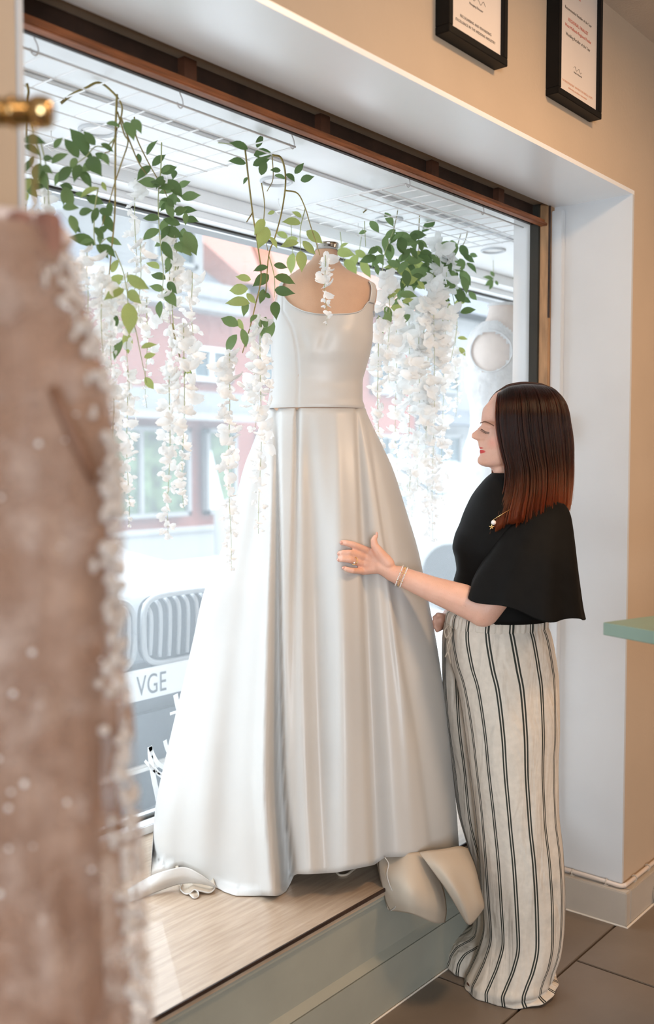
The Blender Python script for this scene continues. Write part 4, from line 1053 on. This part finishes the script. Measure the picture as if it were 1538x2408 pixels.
# shoes just showing under the hems
for (x, y, dd, k) in ((1122, 2322, -.045, 1), (1074, 2277, .075, 1)):
    sh_ = MB(); c = P3(x+38, y, dd); c.z = .022
    sh_.ball(c, 1, 20, 12, (.060, .055, .022)); c2_ = c-Rv*.036; c2_.z = .016; sh_.ball(c2_, 1, 20, 12, (.040, .038, .016))
    so = MB(); so.ball(Vector((c.x, c.y, .006))-Rv*.02, 1, 20, 8, (.085, .055, .006))
    s_o = sh_.build('shoe', m_shoe, wom, True)

# --- jewellery
ax = (WR-EL).normalized(); u1 = ax.cross(Vector((0, 0, 1))).normalized(); u2 = u1.cross(ax)
bc = WR-ax*.0
for q, off in enumerate((-.006, .000, .007)):
    c = WR.lerp(EL, .035)+ax*off
    bl = MB(); mm = m_gold if q == 1 else m_pearl
    nb = 44
    for k in range(nb):
        a = 2*math.pi*k/nb; p = c+(u1*math.cos(a)+u2*math.sin(a))*(.0272+.0008*abs(q-1))
        bl.ball(p, .0019 if q != 1 else .0016, 7, 5)
    b_o = bl.build('bracelet', mm, wom, True)
    if q != 1:
        gd = MB()
        for k in range(0, nb, 6):
            a = 2*math.pi*(k+.5)/nb; gd.ball(c+(u1*math.cos(a)+u2*math.sin(a))*.0276, .0023, 7, 5)
        gd.build('gold_bead', m_gold, b_o, True)
rp = at(833, 1319, D=surfD(833, 1319)-.022)
fd = (at(822, 1316, D=surfD(822, 1316)-.022)-at(852, 1326, D=DP-.002)).normalized(); r1 = fd.cross(Vector((0, 0, 1))).normalized(); r2 = r1.cross(fd)
ri = MB().torus(rp, r1, r2, .0100, .0012, 28, 8).build('ring', m_gold, wom, True)
MB().ball(rp-Fh*.0105-Vector((0, 0, .004)), .0026, 8, 6).build('stone', m_pearl, ri, True)
def topfront(x, y):   # nearest point of the top's surface towards the camera
    l, r, b = [hinterp([t[0] for t in TOP], [t[q] for t in TOP], y) for q in (1, 2, 3)]
    c = (l+r)/2; q = max(-1, min(1, (x-c)/((r-l)/2))); return P3(x, y)-Fh*(b*max(0, 1-abs(q)**2.3)**(1/2.3)+.003)
ch = [topfront(1137+(1192-1137)*k/8, 1218-34*(k/8)**.9) for k in range(9)]
nk = MB().tube(catmull(ch, 4), .0008, 6).build('necklace', m_gold, wom, True)
MB().ball(topfront(1140, 1221)-Fh*.004, .0068, 12, 9).build('pearl', m_pearl, nk, True)
st = MB(); c = topfront(1136, 1231)-Fh*.003
for k in range(5):
    a = 2*math.pi*k/5+math.pi/2; st.tube([c, c+(Rv*math.cos(a)+Vector((0, 0, math.sin(a))))*.0075], [.0028, .0008], 6)
st.build('starfish_charm', m_gold, nk, True)

# ------------------------------------------------------------------ hanging wisteria garlands
def leaf_mesh():
    V = []; Fc = []; rows = [(0, .02), (.12, .17), (.30, .26), (.50, .27), (.68, .21), (.84, .095), (.93, .035), (1.0, .0)]
    for (t, w_) in rows:
        z = .10*math.sin(t*math.pi)-.05*t
        V += [(-w_, t, z+.10*w_), (0, t, z-.02), (w_, t, z+.10*w_)]
    for i in range(len(rows)-1):
        a = 3*i; Fc += [(a, a+1, a+4, a+3), (a+1, a+2, a+5, a+4)]
    return V, Fc
def blossom_mesh(kind):
    V = []; Fc = []
    def petal(w_, l_, dirx, lift, cup, n=5):
        k = len(V); c, s = math.cos(dirx), math.sin(dirx)
        for i in range(n):
            t = i/(n-1); ww = w_*math.sin(math.pi*(.12+.80*t))**.7
            for j in (-1, -.5, 0, .5, 1):
                x, y, z = ww*j, l_*t, lift*t*t*l_+cup*abs(j)**1.5*w_+.06*l_*math.sin(j*5+t*6)*t
                V.append((x*c-y*s, x*s+y*c, z))
        for i in range(n-1):
            for j in range(4): a = k+5*i+j; Fc.append((a, a+1, a+6, a+5))
    if kind == 0: petal(.42, .9, .5, .5, .3); petal(.42, .9, -.6, .4, .3); petal(.25, .6, 2.6, -.3, .2)
    elif kind == 1: petal(.5, 1.0, .1, .9, .35); petal(.3, .6, 1.9, .2, .3); petal(.3, .6, -2.0, .3, .3)
    else: petal(.26, .8, .0, .3, .5); petal(.22, .6, .9, -.2, .4)
    return V, Fc
def raw(name, VF, m_):
    me = bpy.data.meshes.new(name); me.from_pydata(VF[0], [], VF[1]); me.materials.append(m_)
    me.polygons.foreach_set('use_smooth', [True]*len(me.polygons)); return me
LM = [raw('leaf', leaf_mesh(), m_) for m_ in m_leafs]
BM = [raw('blossom', blossom_mesh(k), m_petal) for k in range(3)]
gr = random.Random(11)
def place(me, name, p, dirv, nrm, size, parent, sx=1):
    y = dirv.normalized(); z = (nrm-y*nrm.dot(y)).normalized(); x = y.cross(z)
    o = bpy.data.objects.new(name, me)
    Mx = Matrix(((x.x*sx, y.x, z.x), (x.y*sx, y.y, z.y), (x.z*sx, y.z, z.z))).to_4x4()
    Mx = Mx @ Matrix.Scale(size, 4); Mx.translation = p-worldloc(parent)
    o.matrix_basis = Mx; COL.objects.link(o); o.parent = parent; return o
def garland(anchor, Y, label, leaves=(), stems=(), racemes=(), fills=(), jit=.05, group='white wisteria garlands hanging from the window ceiling'):
    a = at(*anchor, Y=Y); e = empty('wisteria_garland', a, label, 'garland', group)
    def pos(x, y, dy=None): return at(x, y, Y=Y+(gr.uniform(-jit, jit) if dy is None else dy))
    def one(x0, y0, x1, y1, tone, dy=None):
        b = pos(x0, y0, dy); D = (b-C0).dot(Fv); tilt = gr.uniform(-.45, .45)
        d = Rv*(x1-x0)-Uv*(y1-y0); L_ = d.length*D/FPX
        d = d.normalized()+Fh*tilt; ln = L_*1.0
        if tone == 'd': mm = LM[0]
        elif tone == 'l': mm = LM[2]
        else: mm = LM[1]
        nrm = -Fh+Rv*gr.uniform(-.5, .5)+Vector((0, 0, gr.uniform(-.1, .6)))
        place(mm, 'leaf', b, d, nrm, ln*1.1, e, gr.uniform(.78, 1.0))
        return b
    for (x0, y0, x1, y1, *tn) in leaves: one(x0, y0, x1, y1, tn[0] if tn else 'm')
    for (cx, cy, rx, ry, n_, tones) in fills:
        for k in range(n_):
            r_ = math.sqrt(gr.random()); th = gr.uniform(0, 2*math.pi); x = cx+rx*r_*math.cos(th); y = cy+ry*r_*math.sin(th)
            an = gr.uniform(-.6, math.pi+.6); l_ = gr.uniform(24, 42)
            one(x, y, x+l_*math.cos(an), y+l_*math.sin(an), gr.choice(tones))
    for s_ in stems:
        w_, pts = s_[0], s_[1]
        dys = np.linspace(s_[2] if len(s_) > 2 else 0, s_[3] if len(s_) > 3 else 0, len(pts))
        P = catmull([at(x, y, Y=Y+float(d_)) for (x, y), d_ in zip(pts, dys)], 5)
        MB().tube(P, [abs(w_)*.001*(1-.5*i/len(P)) for i in range(len(P))], 6).build('stem', m_stem if w_ > 0 else m_stemg, e, True)
    for (x, y0, y1, w_, dens) in racemes:
        n_ = int((y1-y0)/9.5*dens); dy = gr.uniform(-jit, jit)*1.5; ph = gr.uniform(0, 6)
        P = [pos(x+5*math.sin(ph+k*.9)*k/8, y0+(y1-y0)*k/8, dy) for k in range(9)]
        MB().tube(catmull(P, 3), [.0011*(1-.6*k/24) for k in range(25)], 5).build('stem', m_stemg, e, True)
        for k in range(n_):
            t = (k+gr.random())/n_; yy = y0+(y1-y0)*t
            tp = (1-t)**.75; ww = w_*(.25+.75*min(1, t*6))*(.30+.70*tp)
            xx = x+gr.uniform(-1, 1)*ww*.55+5*math.sin(ph+t*7)*t
            b = at(xx, yy, Y=Y+dy+gr.uniform(-1, 1)*ww*.0006)
            D = (b-C0).dot(Fv)
            sz = (12+17*tp)*gr.uniform(.8, 1.2)*D/FPX*(w_/40)**.4
            d = Rv*gr.uniform(-1, 1)+Fh*gr.uniform(-.7, .7)-Vector((0, 0, gr.uniform(-.2, .9)))
            place(BM[gr.choice([0, 0, 1, 2]) if t < .6 else gr.choice([0, 2, 2])], 'blossom', b, d, -Fh+Vector((0, 0, gr.uniform(0, 1.2)))+Rv*gr.uniform(-.6, .6), sz, e)
    return e
m_, d_, l_ = 'm', 'd', 'l'
garland((232, 195), 1.66, 'large garland with long brown stems and dark leaves, nearest the foreground gown',
  [(184,371,153,327,d_),(208,358,171,310,d_),(224,341,200,312,d_),(169,393,130,422,d_),(188,387,179,434,d_),(208,370,245,421,d_),(224,361,255,377,d_),(237,338,265,353,d_),(127,348,148,327),(122,384,156,356),
   (296,286,317,332),(312,280,336,319),(250,289,283,299),(231,441,192,469,l_),(240,428,250,448,l_),(257,476,264,508,d_),(242,502,264,543,d_),(151,439,166,484),(147,487,186,491),(186,502,222,497,d_),(166,506,179,547),
   (224,575,169,560,d_),(235,575,274,607,d_),(250,560,283,573),(222,534,242,560,d_),(289,648,251,679,l_),(292,680,249,705,l_),(298,648,346,676,l_),(303,683,335,717,l_),(302,712,306,783,l_),(287,800,268,842),(296,782,300,828,l_),
   (332,818,366,809,l_),(339,841,364,832,l_),(341,887,359,914,l_),(272,740,268,775,d_),(190,400,215,440,d_),(160,440,140,470),(176,455,205,462),(262,640,283,612,l_)],
  [(3.2,[(143,243),(170,222),(200,208),(232,194),(262,214),(283,240),(287,262),(278,300)],.12,0),(2.6,[(275,222),(272,300),(271,400),(270,500),(262,590),(256,655)],0,0),(2.0,[(276,262),(292,315),(301,335),(285,385),(270,430),(257,475),(240,530)],0,.02),
   (2.2,[(284,275),(300,320),(325,380),(345,410)],0,.03),(-1.6,[(274,320),(250,345),(224,345),(200,370),(166,393)],0,0),(1.8,[(275,300),(262,350),(246,360)],0,.02),(-1.5,[(231,441),(222,500),(224,575),(250,560)],0,0),
   (-1.4,[(270,590),(290,640),(300,700),(304,790)],0,0),(-1.3,[(302,712),(320,780),(330,830),(345,900)],0,0)],
  [(205,590,800,40,1.1),(240,640,900,46,1.2),(262,700,960,44,1.2),(300,640,940,30,.5),(300,870,1240,36,1.0),(268,900,1180,34,.9)],
  [(200,400,60,60,10,'dm'),(210,520,40,70,8,'dm')])
garland((380, 335), 1.74, 'leafy green garland with a long drop of white flowers, second from the left',
  [(345,364,371,335,d_),(358,390,387,364,d_),(377,406,413,390,d_),(354,390,325,426,d_),(325,361,328,384,d_),(395,422,426,458,d_),(419,439,447,429),(427,465,470,461),(374,435,328,429),(375,515,334,509,d_),(421,498,460,494,d_),(435,515,469,524,d_),
   (375,540,337,563),(385,537,427,555,d_),(435,544,459,595),(382,568,404,608,d_),(399,610,418,626,d_),(389,657,351,641,d_),(386,681,354,675),(377,708,375,745),(390,686,417,723),(395,663,417,692,d_),(374,632,340,613,l_),(410,600,420,640),
   (430,840,445,880,l_),(440,870,452,905)],
  [(1.8,[(316,275),(320,320),(345,375),(370,420),(392,460),(410,520),(416,600)],.0,.02),(-1.7,[(380,335),(378,400),(372,470),(376,560),(384,640),(380,700)],0,0),(1.6,[(405,760),(412,800),(424,840)],0,0),(-1.5,[(416,600),(405,700),(410,780),(424,850)],.02,0)],
  [(400,560,900,44,1.2),(398,860,1265,44,1.2),(432,760,1195,44,1.3),(452,640,860,40,.9),(330,560,760,36,.8),(345,700,960,34,.8),(318,420,700,36,.6)],
  [(405,440,35,50,12,'dm'),(415,500,35,45,12,'dm'),(400,580,25,40,6,'m')])
garland((66, 200), 1.66, 'small garland half hidden by the brass rail at the far left',
  [(55,328,109,340,d_),(58,341,91,361,d_),(81,374,57,406,d_),(94,384,86,432),(70,420,62,452,l_),(100,400,106,440),(60,450,58,492,l_)],
  [(3.0,[(63,196),(67,215),(64,240),(62,330)],0,0),(-1.8,[(62,245),(80,320),(95,370),(92,430)],0,0),(-1.5,[(95,330),(110,400),(115,480)],0,0)],
  [(104,450,600,40,1.0),(62,480,620,34,.8)], [(84,400,28,60,9,'dm')])
garland((575, 337), 1.70, 'central garland with two long flower drops hanging in front of the dress shoulder',
  [(604,347,618,319,d_),(583,351,543,337,d_),(597,365,642,356,d_),(578,384,539,382,d_),(595,389,632,373,d_),(614,412,624,378,d_),(583,417,571,431,d_),(660,401,637,401,d_),(674,408,693,429,d_),(693,408,714,387,d_),(707,424,739,419,d_),(646,412,672,420),
   (707,525,667,522,l_),(709,511,688,499,l_),(721,543,756,569,l_),(702,571,660,576,l_),(712,567,740,595,l_),(707,590,710,639,l_),(621,515,600,553,l_),(646,497,630,503,l_),(628,534,609,590,l_),(635,557,651,581,l_),
   (644,623,674,628,d_),(646,651,693,663,d_),(646,681,693,693,d_),(632,646,597,674,d_),(630,628,597,635,d_),(590,658,557,651,l_),(583,679,539,681,l_),(587,714,526,707,l_),(560,766,519,746),(557,787,530,828),(646,709,651,755,d_),(569,773,578,814),
   (578,705,573,741),(636,700,618,690,d_),(620,680,612,712,d_),(604,740,588,760),(625,745,615,790),(640,752,632,800),(580,690,600,712,l_),(560,750,572,775,l_)],
  [(2.6,[(575,338),(582,400),(594,500),(605,570),(614,650),(600,720),(585,780),(570,830)],0,0),(1.8,[(594,500),(580,522)],0,0),(2.8,[(642,365),(660,370),(670,400),(671,440),(662,500),(646,560),(632,600),(625,690)],0,0),
   (2.0,[(671,448),(700,455),(718,490),(730,530),(748,585),(752,600)],0,-.03),(1.7,[(615,430),(622,480),(620,540),(630,590)],0,0),(1.6,[(640,368),(642,420),(628,450)],0,0),(-1.5,[(718,490),(706,540),(707,590)],0,0),(-1.5,[(632,600),(645,650),(646,700)],0,0),
   (-1.5,[(440,335),(500,335),(560,340)],.25,.02)],
  [(540,830,1345,46,1.25),(612,740,1255,42,1.25),(598,880,1010,44,.8),(765,600,765,24,1.3)])
garland((912, 456), 1.86, 'dense leafy garland right of the dress neck with many faint flower drops',
  [(890,583,866,595,d_),(885,604,848,616,d_),(904,571,922,590,d_),(1023,520,993,543,d_),(981,550,962,574,d_),(1011,609,1011,649,d_),(988,567,993,590,d_),(941,557,950,600,d_),(862,543,843,548),(908,680,917,705),(945,705,962,719),(1030,757,1027,787),
   (894,743,888,768,d_),(902,746,899,787),(910,732,913,768),(965,740,940,760),(935,700,930,740),(1047,817,1034,842),(870,520,890,545),(905,500,925,530),(930,540,905,560)],
  [(2.4,[(854,500),(880,478),(912,455),(935,485),(926,540)],.1,0),(2.2,[(988,490),(985,540),(985,620)],0,0),(-1.6,[(926,540),(900,620),(905,740),(890,900)],0,0),(-1.6,[(1010,650),(1000,760),(980,880)],0,0),(-1.3,[(857,520),(860,580)],0,0)],
  [(890,740,1170,34,.9),(915,640,900,50,1.3),(932,760,1180,44,1.2),(962,680,1215,50,1.5),(985,780,1150,46,1.2),(1005,700,1160,46,1.3),(965,1100,1215,22,1.0)],
  [(930,590,60,45,26,'dm'),(985,640,50,60,26,'dml'),(925,690,40,50,12,'ml')])
garland((1090, 492), 1.86, 'leafy garland just left of the white pier, above the woman',
  [(1098,618,1119,642,d_),(1105,597,1124,602),(1016,562,1044,585,d_),(1102,686,1123,704),(1076,795,1099,797,l_),(1080,817,1094,836,l_),(1060,610,1085,625,d_),(1075,640,1062,670,d_),(1040,600,1060,640,d_)],
  [(2.2,[(1030,520),(1060,503),(1089,491),(1086,540),(1070,600),(1062,680)],.1,0),(2.4,[(1088,494),(1100,520),(1096,560),(1080,590)],0,0),(-1.5,[(1062,680),(1075,760),(1060,850)],0,0)],
  [(1020,640,1275,46,1.4),(1042,700,1190,44,1.2),(1050,600,860,44,1.2),(1072,760,980,36,.9),(1035,560,760,44,1.0)],
  [(1050,620,45,65,26,'dm'),(1060,700,45,55,18,'dml')])
garland((800, 560), 2.12, 'pale yellow-green leaves hanging behind the dress neck near the glass',
  [(800,582,818,572,l_),(790,592,832,600,l_),(842,598,818,640,l_),(790,618,770,640,l_),(812,610,838,650,l_),(795,640,808,662,l_),(850,610,870,650,l_),(690,595,683,640,l_),(676,560,650,545,l_),(700,560,668,575,l_),(835,590,862,604,l_)],
  [(-1.5,[(800,545),(805,590),(812,640)],0,0),(-1.5,[(860,490),(845,590),(838,640)],0,0),(-1.4,[(684,520),(688,600)],0,0)], [(815,640,760,22,.8)], [], .03)
garland((1215, 575), 2.05, 'thin sprig garland against the white pier at the right',
  [(1162,650,1154,636),(1160,656,1137,652),(1165,660,1172,670),(1160,660,1140,672),(1158,664,1152,680),(1228,596,1208,600,d_),(1232,624,1200,628),(1224,660,1206,655),(1216,705,1207,735,d_),(1226,730,1214,762,d_),(1214,690,1222,715)],
  [(-1.4,[(1158,560),(1160,620),(1160,668)],0,0),(1.4,[(1222,575),(1216,660),(1218,760)],0,0)], [(1210,750,900,24,.8)], [], .02)

# ------------------------------------------------------------------ blurred gown on a brass rail in the foreground
GD = .90
rl = at(20, 266, D=GD); rend = at(123, 264, D=GD)
rail = empty('clothes_rail', rend-Rv*.55, 'brass clothes rail fixed to the wall, its ringed end cap at the upper left edge', 'clothes rail')
dR = Rv
Lw = (YW-.002-rend.y)/(-Rv.y)
MB().tube([rend-dR*Lw, rend-dR*.012], .0125, 20).build('rail_tube', m_brass, rail, True)
q = MB(); q.tube([rend-dR*.016, rend-dR*.010, rend-dR*.004, rend], [.0145, .0150, .0145, .011], 24)
q.build('end_cap', m_brass, rail, True)
for k in (.035, .055): MB().torus(rend-dR*k, Fh, Vector((0, 0, 1)), .0135, .0022, 24, 8).build('ring', m_brass, rail, True)
MB().tube([rend-dR*Lw, rend-dR*Lw+Vector((0, -.012, 0))], [.032, .026], 24).build('wall_flange', m_brass, rail, True)
# hanger: brass hook, clear arms with pink-brown pads
m_clear = mat('clear_acrylic', (.80, .66, .60), .2, .03, alpha=(3, .3, .7, .45))
m_pad = mat('rose_brown_pad', (.26, .12, .09), .6, .05)
hg = empty('hanger', rend-dR*.06-Vector((0, 0, .10)), 'clear hanger with brass hook and brown pads hanging from the brass rail', 'hanger')
hk = rend-dR*.085
MB().tube(catmull([hk+Fh*.014+Vector((0, 0, -.004)), hk+Fh*.010+Vector((0, 0, .013)), hk+Vector((0, 0, .0165)), hk-Fh*.0145+Vector((0, 0, .004)), hk-Fh*.012-Vector((0, 0, .025)), hk-Rv*.012-Vector((0, 0, .055)), hk-Rv*.034-Vector((0, 0, .11)), hk-Rv*.06-Vector((0, 0, .16))], 6), .0018, 8).build('hook', m_brass, hg, True)
MB().tube([rend-dR*.018-Vector((0, 0, .012)), rend-dR*.016-Vector((0, 0, .10))], .0018, 8).build('hook', m_brass, hg)
MB().tube(catmull([at(-190, 485, D=GD), at(-60, 505, D=GD), at(40, 520, D=GD), at(110, 538, D=GD), at(150, 580, D=GD)], 6), .012, 12).build('hanger_arm', m_clear, hg, True)
for x, dx in ((45, 17), (112, 14)):
    a = at(x, 512, D=GD-.02); MB().box(a-Vector((.010, .010, .040)), a+Vector((.010, .008, .004)), .003).build('pad', m_pad, hg)
# gown
m_g1 = mat('champagne_lining', (.54, .32, .20), .6, .08, 5, .1, 40, trans=.25, stretch=(5, 5, .5), col2=(.38, .21, .13))
m_g2 = mat('beaded_lace', (.54, .36, .26), .55, .06, 8, .5, 60, trans=.35, alpha=(14, .42, .66, .30))
m_g3 = mat('sheer_tulle', (.64, .50, .42), .6, .03, 8, trans=.4, alpha=(20, .50, .76, .12))
m_bead = mat('bead', (.95, .95, .95), .08, .02, spec=1, coat=1)
m_bone = mat('brown_ribbon', (.20, .10, .06), .6, .05)
gb = at(60, 1204, D=GD); gb.z = .02
gw_ = empty('lace_gown', gb, 'blurred champagne beaded lace gown hanging from the rail in the left foreground', 'dress')
GY = [470, 520, 580, 640, 690, 760, 830, 900, 1000, 1100, 1300, 1600, 1900, 2200, 2408, 3000, 3600]
GI = [95, 118, 140, 158, 176, 198, 218, 236, 248, 250, 246, 238, 232, 236, 244, 262, 280]     # lining edge
GO = [118, 150, 172, 186, 196, 222, 246, 262, 280, 288, 294, 306, 330, 352, 368, 400, 430]     # lace edge
def gsurf(name, edge, b, m__, amp, nf, nr=120, nc=110, seed=0, ztop=545, zb=3500):
    V = []
    for i in range(nr):
        py = ztop+(zb-ztop)*(i/(nr-1))
        r = hinterp(GY, edge, py); l = -170-(r-90)*.9; c = at((l+r)/2, py, D=GD); a = (r-l)/2*GD/FPX
        if c.z < .05: c.z = .05
        for j in range(nc):
            ph = 2*math.pi*j/nc; s = i/(nr-1)
            k = 1+amp*s**.5*(math.sin(ph*nf+seed+s*2)*.6+math.sin(ph*(nf*2+1)+seed*2)*.4)*abs(math.sin(ph))**.5
            V.append(c+Rv*a*math.cos(ph)*(1+.2*(k-1))-Fh*b*(.7+.6*s)*math.sin(ph)*k)
    return mk(name, V, grid_faces(nr, nc, True), m__, gw_, True)
gsurf('lining', GI, .06, m_g1, .35, 7, seed=1)
gsurf('lace_layer', [(a+b)*.5 for a, b in zip(GI, GO)], .085, m_g2, .25, 6, seed=3)
gsurf('tulle_layer', GO, .10, m_g3, .22, 8, seed=5)
bd = MB(); g_ = random.Random(5)
for k in range(45):
    py = g_.uniform(560, 2500); r = hinterp(GY, GO, py); u = g_.random()
    x = r-6-(r+40)*u**2.2 if g_.random() < .8 else g_.uniform(0, r)
    l = -170-(r-90)*.9; q_ = max(-1, min(1, (x-(l+r)/2)/((r-l)/2)))
    p = at(x, py, D=GD)-Fh*(.10*(.7+.6*(py-470)/3030)*math.sqrt(max(0, 1-q_*q_))+.002)
    bd.ball(p, g_.uniform(.0012, .0030), 6, 4)
tag(bd.build('beads', m_bead, gw_, True), kind='stuff')
m_motif = mat('cream_lace_motif', (.74, .68, .63), .6, .05, 30, trans=.3)
ap = MB()
for k in range(280):
    py = g_.uniform(620, 2408); r = hinterp(GY, GO, py); x = r-2-abs(g_.gauss(0, 1))*17
    l = -170-(r-90)*.9; q_ = max(-1, min(1, (x-(l+r)/2)/((r-l)/2)))
    p = at(x, py, D=GD)-Fh*(.098*(.7+.6*(py-470)/3030)*math.sqrt(max(0, 1-q_*q_)))
    ap.ball(p, 1, 6, 4, (g_.uniform(.002, .006), g_.uniform(.002, .006), g_.uniform(.003, .008)))
tag(ap.build('lace_motifs', m_motif, gw_, True), kind='stuff')
def gf(x, y, e=.024): 
    r = hinterp(GY, GO, y); l = -170-(r-90)*.9; q_ = max(-1, min(1, (x-(l+r)/2)/((r-l)/2)))
    return at(x, y, D=GD)-Fh*(.10*(.7+.6*(y-470)/3030)*math.sqrt(max(0, 1-q_*q_))+e)
MB().tube([gf(180, 925), gf(205, 990), gf(232, 1060), gf(258, 1130)], [.0048, .0055, .0055, .0048], 8).build('ribbon', m_bone, gw_, True)
